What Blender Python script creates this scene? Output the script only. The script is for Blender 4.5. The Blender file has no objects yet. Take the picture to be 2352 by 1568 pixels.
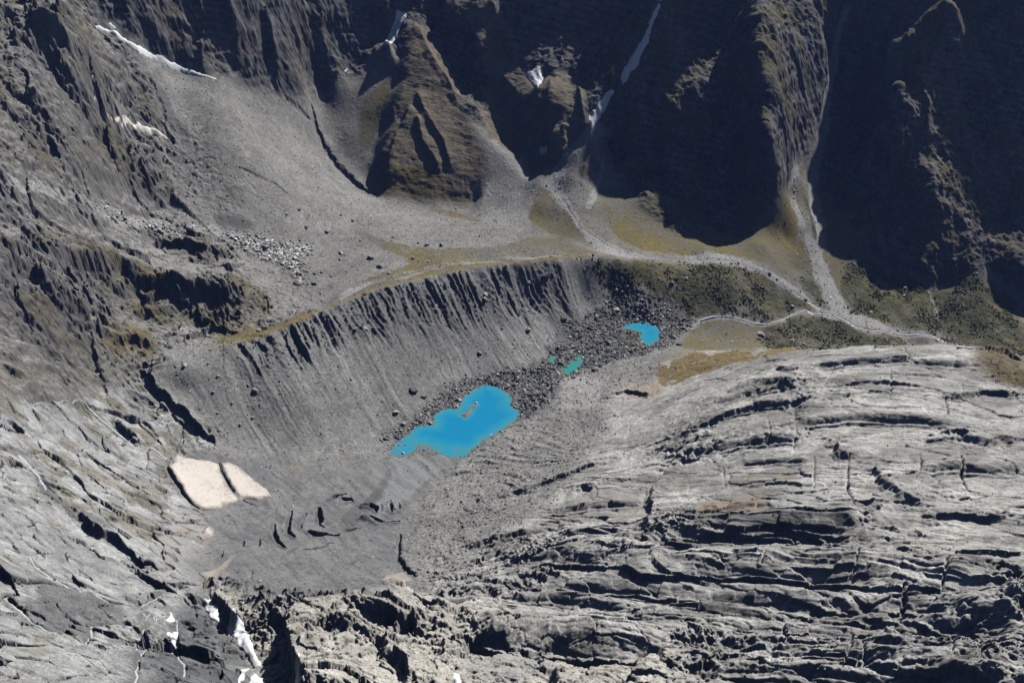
# A glacial lake under a mountain wall: terrain from surveyed world points (metres), relief features and procedural rock detail.
import bpy, bmesh, random
from mathutils import Vector
import numpy as np, math, time
F = np.float32
T0 = time.time()
def log(*a): print('[%.1fs]' % (time.time()-T0), *a, flush=True)

# ---------------------------------------------------------------- noise
_rs = np.random.RandomState(11)
_T2 = _rs.rand(256, 256).astype(F)*2-1
_T3 = _rs.rand(64, 64, 64).astype(F)*2-1
_H = _rs.rand(256, 256, 4).astype(F)
def vnoise(x, y):
    xf = np.floor(x); yf = np.floor(y)
    xi = xf.astype(np.int32) & 255; yi = yf.astype(np.int32) & 255
    fx = (x-xf).astype(F); fy = (y-yf).astype(F)
    fx = fx*fx*(3-2*fx); fy = fy*fy*(3-2*fy)
    x1 = (xi+1) & 255; y1 = (yi+1) & 255
    a = _T2[xi, yi]; b = _T2[x1, yi]; c = _T2[xi, y1]; d = _T2[x1, y1]
    a = a+(b-a)*fx; c = c+(d-c)*fx
    return a+(c-a)*fy
def fbm(x, y, scale, octs=4, gain=0.5, seed=0.0, ridged=False):
    out = np.zeros(x.shape, F); amp = 1.0; tot = 0.0
    ca, sa = 0.8, 0.6
    px = (x/scale+seed*17.31).astype(F); py = (y/scale+seed*9.73).astype(F)
    for o in range(octs):
        n = vnoise(px, py)
        if ridged: n = 1-2*np.abs(n)
        out += F(amp)*n; tot += amp; amp *= gain
        px, py = (ca*px-sa*py)*F(2.03)+F(5.2), (sa*px+ca*py)*F(2.03)+F(1.3)
    return out/F(tot)
def vnoise3(x, y, z):
    xf = np.floor(x); yf = np.floor(y); zf = np.floor(z)
    xi = xf.astype(np.int32) & 63; yi = yf.astype(np.int32) & 63; zi = zf.astype(np.int32) & 63
    fx = (x-xf).astype(F); fy = (y-yf).astype(F); fz = (z-zf).astype(F)
    fx = fx*fx*(3-2*fx); fy = fy*fy*(3-2*fy); fz = fz*fz*(3-2*fz)
    x1 = (xi+1) & 63; y1 = (yi+1) & 63; z1 = (zi+1) & 63
    def L(a, b, f): return a+(b-a)*f
    c0 = L(L(_T3[xi, yi, zi], _T3[x1, yi, zi], fx), L(_T3[xi, y1, zi], _T3[x1, y1, zi], fx), fy)
    c1 = L(L(_T3[xi, yi, z1], _T3[x1, yi, z1], fx), L(_T3[xi, y1, z1], _T3[x1, y1, z1], fx), fy)
    return L(c0, c1, fz)
def fbm3(x, y, z, scale, octs=4, gain=0.5, seed=0.0, ridged=False):
    out = np.zeros(x.shape, F); amp = 1.0; tot = 0.0
    px = (x/scale+seed*7.3).astype(F); py = (y/scale+seed*3.1).astype(F); pz = (z/scale+seed*5.7).astype(F)
    for o in range(octs):
        n = vnoise3(px, py, pz)
        if ridged: n = 1-2*np.abs(n)
        out += F(amp)*n; tot += amp; amp *= gain
        px, py, pz = (.8*px-.6*py)*F(2.03)+F(5.2), (.6*px+.8*py)*F(2.03)+F(1.3), pz*F(2.03)+F(3.7)
    return out/F(tot)
def cells(x, y, scale, seed=0):
    """Cellular blocks: returns (nearest distance, second - nearest, four random numbers of the nearest cell, dx, dy to its centre)."""
    px = (x/scale+seed*3.7).astype(F); py = (y/scale+seed*1.9).astype(F)
    xf = np.floor(px).astype(np.int32); yf = np.floor(py).astype(np.int32)
    d1 = np.full(x.shape, 9, F); d2 = np.full(x.shape, 9, F)
    bx = np.zeros(x.shape, F); by = np.zeros(x.shape, F); bi = np.zeros(x.shape, np.int32)
    for i in (-1, 0, 1):
        for j in (-1, 0, 1):
            cx = (xf+i) & 255; cy = (yf+j) & 255
            h0 = _H[cx, cy, 0]; h1 = _H[cx, cy, 1]
            dx = px-(xf+i+h0); dy = py-(yf+j+h1)
            d = dx*dx+dy*dy
            nw = d < d1
            d2 = np.where(nw, d1, np.minimum(d2, d)); d1 = np.where(nw, d, d1)
            bx = np.where(nw, dx, bx); by = np.where(nw, dy, by); bi = np.where(nw, cx*256+cy, bi)
    r = _H.reshape(-1, 4)[bi]
    return np.sqrt(d1), np.sqrt(d2)-np.sqrt(d1), r, bx, by
def sstep(a, b, x):
    t = np.clip((x-a)/(b-a), 0, 1)
    return t*t*(3-2*t)
def saw(t, sharp=0.12):
    """Layer profile: slow rise over most of the period, then a quick drop."""
    f = t-np.floor(t)
    return np.where(f < 1-sharp, f/(1-sharp), (1-f)/sharp)

# ---------------------------------------------------------------- grids
GX0, GX1, GY0, GY1 = -1500.0, 1900.0, 200.0, 3300.0
class Grid:
    def __init__(s, step):
        s.step = step
        s.nx = int((GX1-GX0)/step)+1; s.ny = int((GY1-GY0)/step)+1
        s.xs = (GX0+np.arange(s.nx)*step).astype(F); s.ys = (GY0+np.arange(s.ny)*step).astype(F)
    def sample(s, A, x, y):
        fx = np.clip((x-GX0)/s.step, 0, s.nx-1.001); fy = np.clip((y-GY0)/s.step, 0, s.ny-1.001)
        ix = fx.astype(np.int32); iy = fy.astype(np.int32)
        fx = (fx-ix).astype(F); fy = (fy-iy).astype(F)
        a = A[ix, iy]; b = A[ix+1, iy]; c = A[ix, iy+1]; d = A[ix+1, iy+1]
        a = a+(b-a)*fx; c = c+(d-c)*fx
        return a+(c-a)*fy
def rbf_grid(pts, vals, grid, c=10.0, smooth=0.0):
    """Multiquadric surface through scattered world points, on a grid."""
    P = np.asarray(pts, float); V = np.asarray(vals, float)
    n = len(P); S = 100.0
    K = -np.sqrt(((P[:, None]-P[None])**2).sum(-1)+c*c)/S
    K[np.arange(n), np.arange(n)] += smooth
    A = np.zeros((n+3, n+3)); A[:n, :n] = K
    Q = np.c_[np.ones(n), P/1000]; A[:n, n:] = Q; A[n:, :n] = Q.T
    w = np.linalg.solve(A, np.r_[V, 0, 0, 0])
    out = np.zeros((grid.nx, grid.ny), F)
    Px = P[:, 0].astype(F); Py = P[:, 1].astype(F); W = (-w[:n]/S).astype(F)
    for i, x in enumerate(grid.xs):
        dx2 = (Px-x)**2+F(c*c)
        D = (grid.ys[:, None]-Py[None])**2
        D += dx2[None]; np.sqrt(D, out=D)
        out[i] = D @ W+F(w[n]+w[n+1]*x/1000)+F(w[n+2]/1000)*grid.ys
    return out
def upsample(A, g0, g1):
    """Catmull-Rom resample of a coarse grid onto a finer one."""
    def ax(A, pos):
        i = np.clip(pos.astype(int), 1, A.shape[0]-3); t = np.clip(pos-i, 0, 1).astype(F)[:, None]
        a, b, c, d = A[i-1], A[i], A[i+1], A[i+2]
        return b+0.5*t*(c-a+t*(2*a-5*b+4*c-d+t*(3*(b-c)+d-a)))
    px = (g1.xs-GX0)/g0.step; py = (g1.ys-GY0)/g0.step
    B = ax(A, px)
    return np.ascontiguousarray(ax(np.ascontiguousarray(B.T), py).T)
def in_poly(x, y, poly):
    P = np.asarray(poly, float); r = np.zeros(x.shape, bool)
    j = len(P)-1
    for i in range(len(P)):
        xi, yi = P[i]; xj, yj = P[j]
        if yi != yj:
            c = ((yi > y) != (yj > y))
            r ^= c & (x < (xj-xi)*(y-yi)/(yj-yi)+xi)
        j = i
    return r
def poly_dist(x, y, line, closed=False):
    """distance to a polyline, signed side (+ = left of travel), fraction along it"""
    P = np.asarray(line, float)
    if closed: P = np.r_[P, P[:1]]
    d = np.full(x.shape, 1e9, F); side = np.zeros(x.shape, F); along = np.zeros(x.shape, F)
    L = np.r_[0, np.cumsum(np.hypot(*(P[1:]-P[:-1]).T))]; tot = L[-1]
    for i in range(len(P)-1):
        ax, ay = P[i]; bx, by = P[i+1]; ex, ey = bx-ax, by-ay; l2 = ex*ex+ey*ey
        if l2 < 1e-6: continue
        t = np.clip(((x-ax)*ex+(y-ay)*ey)/l2, 0, 1)
        qx = x-ax-t*ex; qy = y-ay-t*ey
        q = np.sqrt(qx*qx+qy*qy)
        n = q < d
        d = np.where(n, q, d); side = np.where(n, np.sign(ex*(y-ay)-ey*(x-ax)), side)
        along = np.where(n, (L[i]+t*math.sqrt(l2))/tot, along)
    return d, side, along
def box(x, y, line, r):
    P = np.asarray(line, float)
    return np.nonzero((x > P[:, 0].min()-r) & (x < P[:, 0].max()+r) & (y > P[:, 1].min()-r) & (y < P[:, 1].max()+r))[0]
def blur(A, r):
    if r < 1: return A
    for ax in (0, 1):
        for _ in range(2):
            n = A.shape[ax]
            c = np.cumsum(A, axis=ax, dtype=np.float64)
            hi = np.minimum(np.arange(n)+r, n-1); lo = np.arange(n)-r-1
            H = np.take(c, hi, ax); Lo = np.take(c, np.maximum(lo, 0), ax)
            sh = [1, 1]; sh[ax] = n
            Lo = Lo*(lo >= 0).reshape(sh)
            A = ((H-Lo)/(hi-np.maximum(lo, -1)).reshape(sh)).astype(F)
    return A

# ================================================================ survey (world metres); unseen crest heights are shaped to cast shade
PTS = [(-508,1482,128),(-481,1495,131),(-457,1510,132),(-433,1526,133),(-389,1558,136),(-367,1578,137),(-345,1599,138),(-310,1634,139),(-286,1654,139),(-262,1674,140),(-237,1695,140),(-211,1710,140),(-185,1725,140),(-159,1740,140),(-132,1753,140),(-105,1766,139),(-78,1778,139),(-50,1789,137),(-21,1800,136),(7,1810,134),(36,1822,131),(65,1834,128),(94,1845,125),(125,1863,120),(155,1881,114),(187,1890,108),(219,1898,101),(256,1903,94),(293,1909,88),(-430,1333,48),(-370,1339,35),(-295,1345,22),(-230,1388,9),(-204,1422,7),(-163,1463,6),(-137,1525,6),(-92,1569,6),(-37,1597,7),(19,1610,9),(61,1655,10),(106,1732,14),(143,1785,19),(199,1829,30),(-447,1439,104),(-440,1388,74),(-352,1467,88),(-344,1403,60),(-288,1541,96),(-245,1478,46),(-183,1651,88),(-141,1599,34),(-64,1727,84),(-46,1669,40),(38,1787,72),(46,1727,36),(136,1844,72),(145,1825,42),(-464,1523,124),(-414,1576,125),(-347,1639,128),(-269,1723,131),(-183,1781,132),(-66,1831,129),(30,1862,122),(111,1891,113),(-153,1847,131),(-68,1895,124),(22,1947,116),(105,1956,108),(-162,1978,128),(-246,1903,132),(-324,1823,131),(-357,1751,128),(-387,1687,124),(-278,2030,136),(-345,1974,140),(-417,1868,148),(-445,1787,148),(-476,1825,163),(-71,2001,118),(4,2038,112),(-630,2070,363),(-588,2030,330),(-617,2097,373),(-654,2009,336),(-629,1965,306),(-589,1926,274),(-552,1907,254),(-652,1908,281),(-628,1866,252),(-680,2109,397),(-687,2052,368),(-546,1980,291),(-525,2242,310),(-490,2234,262),(-461,2162,226),(-434,2096,190),(-362,2105,156),(-488,2313,324),(-468,2320,286),(-387,2020,160),(-273,2461,379),(-309,2437,356),(-339,2415,336),(-389,2394,316),(-430,2382,304),(-453,2352,276),(-424,2308,237),(-383,2307,238),(-335,2349,277),(-285,2392,317),(-340,2264,200),(-302,2305,238),(-317,2222,163),(-287,2427,348),(-467,2347,288),(-445,2301,240),(-425,2272,213),(-404,2244,186),(-375,2222,168),(-345,2199,150),(-306,2173,134),(-835,2072,535),(-790,2086,500),(-749,2121,465),(-727,2140,451),(-705,2159,437),(-669,2160,421),(-633,2161,405),(-611,2188,391),(-589,2214,377),(-569,2236,367),(-548,2257,356),(-528,2278,346),(-811,2113,573),(-774,2133,569),(-749,2162,563),(-723,2192,557),(-698,2214,552),(-673,2237,548),(-643,2244,546),(-612,2251,545),(-594,2281,539),(-577,2311,533),(-559,2341,527),(-527,2370,521),(-504,2405,514),(-481,2439,507),(-459,2461,503),(-437,2482,498),(-415,2503,494),(-393,2524,490),(-360,2533,488),(-326,2543,486),(-292,2553,484),(-261,2563,482),(-230,2573,480),(-737,2147,505),(-706,2176,490),(-676,2206,475),(-639,2221,464),(-603,2236,452),(-582,2268,442),(-562,2301,433),(-529,2326,425),(-507,2362,416),(-484,2399,407),(-460,2421,407),(-437,2443,406),(-413,2465,406),(-380,2494,410),(-346,2523,413),(-293,2524,418),(-480,2330,327),(-458,2400,309),(-425,2400,333),(-392,2432,342),(-266,2551,464),(-295,2450,425),(-230,2497,433),(-240,2452,394),(-252,2415,362),(-262,2369,323),(-272,2325,284),(-283,2281,247),(-294,2237,209),(-298,2195,173),(-222,2388,339),(-220,2334,292),(-218,2281,247),(-247,2263,232),(-177,2281,247),(-216,2229,202),(-214,2195,173),(-156,2229,202),(-250,2212,187),(-273,2186,165),(-180,2351,307),(-148,2298,262),(-198,2443,386),(-182,2415,362),(-155,2383,335),(-136,2344,301),(-122,2309,271),(-106,2255,224),(-115,2195,173),(-174,2178,158),(-134,2178,158),(-81,2246,217),(-71,2207,184),(-292,2159,134),(-223,2156,128),(-134,2150,125),(-85,2147,118),(-309,2203,138),(-150,2503,371),(-120,2437,314),(-190,2572,428),(-169,2537,399),(-100,2399,283),(-283,2454,373),(-293,2392,317),(-303,2331,262),(-320,2264,200),(-106,2320,281),(-77,2278,247),(-46,2252,225),(-16,2235,210),(14,2200,181),(-56,2206,190),(-26,2162,154),(24,2155,146),(-65,2151,148),(-35,2117,120),(-74,2133,134),(53,2160,165),(62,2105,135),(47,2062,112),(106,2001,108),(151,1965,104),(80,2072,118),(-79,2462,402),(-79,2391,317),(4,2356,275),(14,2294,200),(-27,2322,233),(-6,2491,436),(-164,2534,488),(-80,2534,488),(25,2534,488),(25,2448,385),(130,2534,488),(214,2534,488),(160,2462,402),(234,2476,419),(277,2534,488),(66,2402,350),(65,2341,326),(50,2327,294),(64,2221,184),(75,2259,207),(88,2382,340),(119,2387,349),(158,2374,332),(114,2288,306),(163,2267,282),(93,2240,260),(133,2235,231),(93,2205,200),(40,2295,242),(34,2207,168),(122,2175,180),(174,2266,272),(346,2425,510),(326,2401,471),(305,2378,432),(285,2349,394),(264,2321,357),(224,2291,305),(203,2269,286),(182,2247,268),(142,2213,218),(103,2201,186),(85,2178,174),(102,2146,150),(113,2118,144),(123,2090,137),(134,2062,130),(145,2034,124),(159,2009,117),(173,1983,109),(188,1958,102),(224,2271,260),(204,2236,210),(160,2153,168),(181,2088,142),(211,2024,118),(226,1973,100),(240,1926,92),(219,2246,222),(227,2255,180),(264,2213,166),(220,2144,140),(259,2038,112),(299,1962,90),(286,2124,138),(363,2022,88),(423,2033,78),(485,2058,72),(271,2234,262),(325,2226,182),(341,2240,260),(369,2167,152),(419,2152,116),(421,2246,258),(420,2292,345),(439,2448,405),(452,2573,480),(511,2395,418),(535,2563,482),(515,2317,338),(510,2246,258),(516,2181,178),(456,2124,96),(373,2102,105),(321,2292,345),(327,2367,395),(402,2512,462),(515,2136,112),(498,2077,74),(546,2400,515),(545,2372,497),(544,2344,480),(543,2316,462),(541,2288,444),(547,2257,404),(553,2226,364),(554,2194,325),(555,2161,286),(568,2142,213),(577,2130,156),(570,2115,110),(823,2632,468),(811,2603,432),(800,2574,396),(789,2546,360),(781,2518,339),(774,2491,317),(766,2464,296),(751,2418,245),(738,2383,218),(725,2348,192),(712,2319,167),(699,2291,142),(695,2261,129),(691,2231,116),(692,2201,100),(693,2170,84),(695,2139,68),(694,2110,54),(694,2082,40),(686,2041,22),(678,2000,4),(681,1962,-10),(685,1923,-25),(665,2352,328),(660,2301,240),(669,2272,165),(682,2428,410),(674,2524,490),(604,2275,350),(616,2234,262),(617,2199,192),(624,2198,140),(737,2495,435),(762,2573,480),(613,2104,62),(629,2023,14),(549,2039,70),(655,2181,104),(644,2228,160),(858,2584,372),(893,2583,415),(925,2583,478),(833,2520,280),(808,2425,199),(878,2466,241),(774,2319,126),(865,2332,143),(873,2310,340),(873,2234,262),(891,2407,415),(745,2229,95),(784,2221,120),(773,2126,52),(805,2045,-18),(880,1957,-54),(964,1915,-74),(1055,1904,-84),(1005,2415,512),(1019,2385,450),(987,2347,360),(973,2313,319),(960,2279,278),(942,2234,221),(935,2193,194),(928,2153,168),(935,2119,98),(941,2077,42),(955,2053,-22),(828,2184,92),(867,2134,70),(906,2092,46),(882,2193,142),(861,2081,8),(817,2114,36),(1071,2373,322),(1092,2448,405),(1130,2563,482),(1062,2301,240),(1032,2207,168),(1034,2142,88),(1165,2448,405),(1148,2362,325),(1128,2270,250),(1111,2207,168),(1126,2166,78),(1206,2499,495),(1133,2055,20),(1086,2198,140),(1080,2164,95),(1073,2131,50),(1061,2092,25),(1048,2052,0),(1094,2045,-40),(1121,2028,-59),(1148,2012,-78),(983,2043,-28),(1005,1995,-36),(1074,1962,-62),(177,1934,100),(296,1934,86),(394,1968,70),(415,1986,78),(490,1976,58),(537,1966,40),(566,1960,24),(632,1945,-10),(701,1910,-32),(723,1882,-45),(798,1875,-62),(876,1879,-75),(942,1876,-84),(669,1893,-30),(244,1864,72),(310,1884,62),(383,1884,52),(459,1900,44),(289,1837,26),(380,1848,20),(477,1878,4),(558,1905,-10),(339,1801,5),(416,1781,-14),(513,1813,-32),(564,1844,-24),(471,1835,-14),(375,1805,-2),(625,1905,-24),(200,1864,62),(217,1837,36),(601,1798,-44),(700,1825,-60),(855,1864,-88),(1096,1875,-100),(11,1559,3),(29,1459,4),(-19,1394,3),(-69,1348,2),(58,1537,8),(99,1581,6),(142,1622,6),(188,1691,8),(228,1749,6),(318,1776,4),(314,1691,8),(226,1649,12),(135,1524,16),(93,1452,18),(54,1387,18),(-18,1300,12),(-65,1253,14),(-123,1308,2),(-160,1334,2),(-201,1348,2),(276,1602,28),(341,1617,46),(411,1579,72),(459,1557,87),(506,1536,102),(540,1499,118),(583,1480,138),(632,1457,152),(697,1443,162),(745,1422,166),(786,1401,166),(802,1355,166),(357,1667,18),(506,1596,57),(583,1540,83),(632,1517,92),(697,1503,102),(786,1461,106),(583,1630,8),(697,1593,22),(806,1551,26),(276,1543,30),(163,1487,22),(235,1404,42),(311,1441,70),(379,1427,96),(468,1370,132),(550,1316,166),(642,1303,182),(712,1244,197),(711,1171,208),(161,1371,30),(218,1270,60),(283,1279,95),(367,1222,135),(444,1173,170),(543,1123,205),(630,1066,232),(86,1302,28),(49,1230,32),(144,1195,60),(199,1130,88),(276,1071,135),(347,1022,175),(436,972,215),(521,935,245),(585,914,262),(-48,1149,32),(-45,1053,52),(14,1050,70),(101,1039,95),(182,1007,130),(277,947,175),(362,894,215),(441,854,250),(529,802,290),(12,907,142),(111,867,180),(245,813,225),(365,770,266),(480,707,320),(-35,793,200),(56,762,225),(181,726,262),(294,688,300),(439,632,352),(-119,732,250),(-31,679,270),(49,663,288),(160,625,318),(260,594,352),(387,541,400),(81,591,330),(-65,600,320),(-167,572,352),(-64,877,150),(-339,849,198),(-331,853,202),(-310,842,208),(-265,825,220),(-236,802,229),(-218,790,234),(-178,784,240),(-158,804,232),(-143,828,220),(-121,838,206),(-101,845,180),(-331,893,147),(-265,870,160),(-218,835,169),(-178,829,175),(-143,873,150),(-111,883,136),(-194,689,288),(-225,674,276),(-247,726,256),(-281,784,228),(-199,604,315),(-157,662,300),(-154,737,262),(-126,784,228),(-269,736,240),(-329,813,203),(-288,755,226),(-255,700,248),(-231,658,268),(-203,611,290),(-335,753,240),(-292,661,290),(-275,563,362),(-241,618,300),(-285,704,255),(-338,800,215),(-409,929,150),(-396,978,112),(-450,951,165),(-415,823,215),(-456,823,247),(-467,765,300),(-475,712,348),(-358,771,235),(-376,685,292),(-388,608,372),(-386,554,428),(-301,503,430),(-328,454,485),(-323,612,342),(-536,1141,118),(-565,1077,167),(-586,1014,216),(-601,952,264),(-469,1101,88),(-498,1036,142),(-513,953,197),(-527,888,252),(-533,821,308),(-521,1248,68),(-576,1252,98),(-619,1212,142),(-642,1142,192),(-654,1064,247),(-604,1344,108),(-653,1313,152),(-675,1231,205),(-687,1146,260),(-426,1116,76),(-373,1197,50),(-394,1045,90),(-338,1047,80),(-283,1061,68),(-227,1077,54),(-169,1100,42),(-307,1187,42),(-247,1206,26),(-187,1256,12),(-227,1304,9),(-292,1284,24),(-356,1266,38),(-149,1210,15),(-133,1107,36),(-131,1016,62),(-186,1003,74),(-265,974,90),(-341,973,102),(-386,960,114),(-331,1123,62),(-260,1134,45),(-476,1302,62),(-517,1268,66),(-491,1411,106),(-535,1426,122),(-567,1441,130),(-510,1360,80),(-539,1400,96),(-539,1342,84),(-598,1415,112),(-598,1388,104),(-607,1487,145),(-538,1496,131),(-495,1530,127),(-456,1632,130),(-537,1663,172),(-466,1648,142),(-476,1578,128),(-552,1553,142),(-615,1520,160),(-577,1614,188),(-658,1573,217),(-695,1490,258),(-721,1402,302),(-747,1330,338),(-665,1717,217),(-597,1754,200),(-537,1730,175),(-713,1557,290),(-752,1498,332),(-794,1453,367),(-718,1684,300),(-722,1803,277),(-654,1835,246),(-632,1809,230),(-568,1796,190),(-742,1904,345),(-725,1831,310),(-749,1698,360),(-772,1586,402),(-801,1507,432),(-773,1792,408),(-803,1689,442),(-834,1612,482),(-811,1743,502),(-783,1855,470),(-760,1869,408),(-751,1950,378),(-713,1989,370),(-743,2030,420),(-751,2085,467),(-790,2003,488),(-804,1838,530),(-816,1898,578),(-851,1786,566),(-917,1880,620),(-878,1969,602),(-845,2088,578),(-655,1509,200),(-679,1421,215),(-708,1343,258),(-734,1268,285),(-672,1379,175),(-700,1300,215),(-714,1210,262),(-631,1449,150),(-800,2200,760),(-600,2400,760),(-400,2600,660),(-250,2660,620),(0,2720,650),(250,2720,800),(420,2720,790),(560,2720,900),(720,2720,960),(820,2720,800),(920,2740,620),(1040,2740,560),(1180,2750,820),(1350,2740,920),(1500,2700,900),(1850,2650,760),(-1400,2300,760),(-1400,2600,850),(-1400,1800,720),(-1300,1400,600),(-1200,1000,520),(-900,700,480),(-700,450,520),(-900,2700,900),(-400,2900,760),(0,2920,720),(400,2920,840),(720,2920,1000),(920,2920,780),(1180,2920,950),(1700,2900,950),(-1400,3200,800),(-500,3250,780),(500,3250,780),(1800,3250,780),(1500,2100,60),(1800,2300,300),(1400,1900,-110),(1850,1900,-140),(1400,1600,60),(1850,1500,120),(1200,1300,260),(1850,1000,420),(1000,900,350),(800,560,420),(1200,500,520),(1850,300,640),(300,250,500),(0,250,490),(-300,250,540),(-800,250,600),(-1450,250,700),(1100,1650,30)]
REGION = [('valley_floor',[(48,2159),(118,2071),(222,2184),(295,2114),(368,2057),(490,2084),(579,2122),(639,2202),(732,2268),(783,2150),(832,2082),(942,2040),(1053,2068),(1150,2026),(1459,1965),(912,1174),(799,1350),(260,1601),(376,1811),(289,1844),(219,1894),(156,1883),(103,1913),(22,1936)]),('wall',[(-838,2076),(-790,2090),(-749,2121),(-704,2159),(-635,2168),(-589,2216),(-528,2279),(-488,2320),(-462,2391),(-420,2404),(-341,2447),(-274,2469),(-257,2458),(-276,2329),(-309,2230),(-306,2176),(-292,2153),(-173,2143),(-84,2130),(-100,2175),(-63,2182),(-56,2233),(-106,2318),(-46,2271),(14,2233),(68,2157),(78,2185),(153,2225),(178,2249),(236,2281),(220,2260),(212,2224),(263,2197),(294,2101),(366,2040),(487,2068),(579,2119),(637,2192),(651,2251),(711,2336),(761,2437),(773,2441),(745,2351),(729,2254),(755,2236),(781,2139),(831,2074),(940,2031),(1001,2045),(1051,2059),(1103,2053),(1150,2022),(1369,1973),(1450,2610),(954,3200),(375,3200),(-204,3200),(-783,3200),(-914,2195)]),('crag_pyramid',[(-234,2532),(-257,2463),(-276,2329),(-309,2230),(-306,2176),(-292,2153),(-173,2143),(-84,2130),(-100,2175),(-63,2182),(-56,2233),(-106,2318),(-141,2410),(-184,2464)]),('crag_middle',[(-178,2605),(-80,2556),(-12,2491),(-1,2426),(40,2404),(70,2348),(88,2394),(158,2393),(169,2301),(173,2251),(153,2229),(83,2184),(68,2162),(14,2241),(-46,2274),(-77,2318),(-58,2424)]),('fan',[(-273,2464),(-341,2444),(-420,2403),(-465,2378),(-468,2332),(-445,2300),(-404,2244),(-345,2194),(-306,2174),(-305,2227),(-279,2332),(-262,2452)]),('talus',[(-106,2325),(-46,2274),(14,2236),(68,2157),(47,2053),(-25,2108),(-84,2125),(-95,2175),(-63,2179),(-56,2224)]),('crag_upper',[(-1084,1948),(-860,2117),(-835,2074),(-773,2075),(-738,2061),(-715,1999),(-703,1974),(-748,1936),(-764,1848),(-707,1950),(-680,1894),(-662,1853),(-699,1833),(-733,1779),(-740,1745),(-753,1692),(-761,1602),(-789,1571),(-802,1509),(-889,1429)]),('hill',[(-889,1429),(-802,1509),(-789,1571),(-761,1602),(-753,1692),(-740,1745),(-723,1814),(-688,1815),(-622,1794),(-551,1791),(-511,1751),(-471,1710),(-440,1653),(-448,1591),(-467,1537),(-522,1520),(-570,1477),(-572,1429),(-622,1407),(-656,1322),(-685,1140),(-732,1038)]),('crag_band',[(-756,1465),(-724,1517),(-686,1587),(-648,1611),(-578,1616),(-539,1635),(-488,1642),(-451,1649),(-449,1613),(-467,1573),(-526,1533),(-566,1551),(-630,1529),(-667,1509),(-696,1491),(-732,1464)]),('crag_low',[(-812,1363),(-776,1408),(-754,1434),(-720,1414),(-695,1424),(-672,1447),(-663,1413),(-676,1377),(-691,1325),(-715,1293),(-734,1269),(-767,1227)]),('crag_small',[(-683,1735),(-615,1763),(-560,1760),(-538,1740),(-568,1697),(-594,1709),(-646,1732)]),('crag_moss',[(-671,1450),(-658,1468),(-618,1507),(-588,1473),(-612,1451),(-644,1430),(-665,1410)]),('crag_strip',[(-739,1215),(-706,1265),(-683,1329),(-625,1424),(-612,1422),(-634,1361),(-674,1295),(-682,1200),(-698,1113)]),('slab_left',[(-761,1010),(-686,1142),(-656,1322),(-606,1419),(-565,1392),(-521,1357),(-474,1318),(-459,1310),(-525,1266),(-503,1210),(-441,1126),(-407,1052),(-410,967),(-378,938),(-348,846),(-353,805),(-254,514),(-393,429)]),('dark_rock',[(-342,843),(-310,784),(-262,711),(-190,540),(-271,494),(-319,627),(-349,735),(-355,811)]),('ridge',[(-351,848),(-366,947),(-303,945),(-249,906),(-209,922),(-188,954),(-170,981),(-141,974),(-109,916),(-60,812),(-12,753),(27,710),(67,687),(70,670),(122,671),(156,658),(152,523),(-178,502),(-256,705),(-303,776)]),('slab_right',[(276,1602),(342,1622),(442,1695),(588,1785),(647,1791),(719,1827),(798,1842),(900,1865),(969,1851),(1015,1811),(803,1357),(978,1276),(384,369),(144,485),(156,658),(122,671),(67,687),(-12,753),(-60,812),(-98,817),(-92,962),(-56,1039),(-34,1098),(34,1141),(82,1234),(121,1308),(161,1371),(162,1472),(198,1533),(270,1549)]),('crag_corner',[(980,1846),(1026,1834),(805,1362),(803,1227),(748,1251),(719,1272),(721,1319),(719,1352)]),('rubble_slope',[(-83,1344),(18,1455),(100,1588),(202,1660),(276,1597),(198,1533),(162,1472),(161,1371),(121,1308),(82,1234),(34,1141),(-34,1098),(-56,1039),(-92,962),(-127,985),(-150,1091),(-144,1223),(-102,1300)]),('glacier',[(-523,1265),(-384,1302),(-290,1310),(-197,1347),(-82,1340),(-102,1300),(-144,1223),(-150,1091),(-127,985),(-127,791),(-208,748),(-336,840),(-409,957),(-407,1052),(-503,1210)]),('debris',[(-224,1400),(-190,1426),(-164,1469),(-123,1545),(-53,1600),(20,1616),(70,1664),(107,1757),(144,1799),(199,1837),(235,1863),(289,1851),(376,1816),(333,1756),(298,1691),(226,1653),(133,1615),(91,1568),(64,1492),(18,1447),(3,1547),(-68,1572),(-98,1523),(-148,1451),(-188,1399)]),('moraine',[(-508,1483),(-481,1496),(-434,1528),(-389,1560),(-345,1601),(-310,1636),(-238,1696),(-160,1741),(-78,1780),(7,1812),(94,1848),(156,1883),(199,1837),(107,1757),(70,1664),(20,1616),(-53,1600),(-123,1545),(-164,1469),(-224,1400),(-198,1361),(-371,1305),(-428,1323),(-469,1320),(-507,1348),(-550,1386),(-567,1410),(-533,1446)])]
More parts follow.
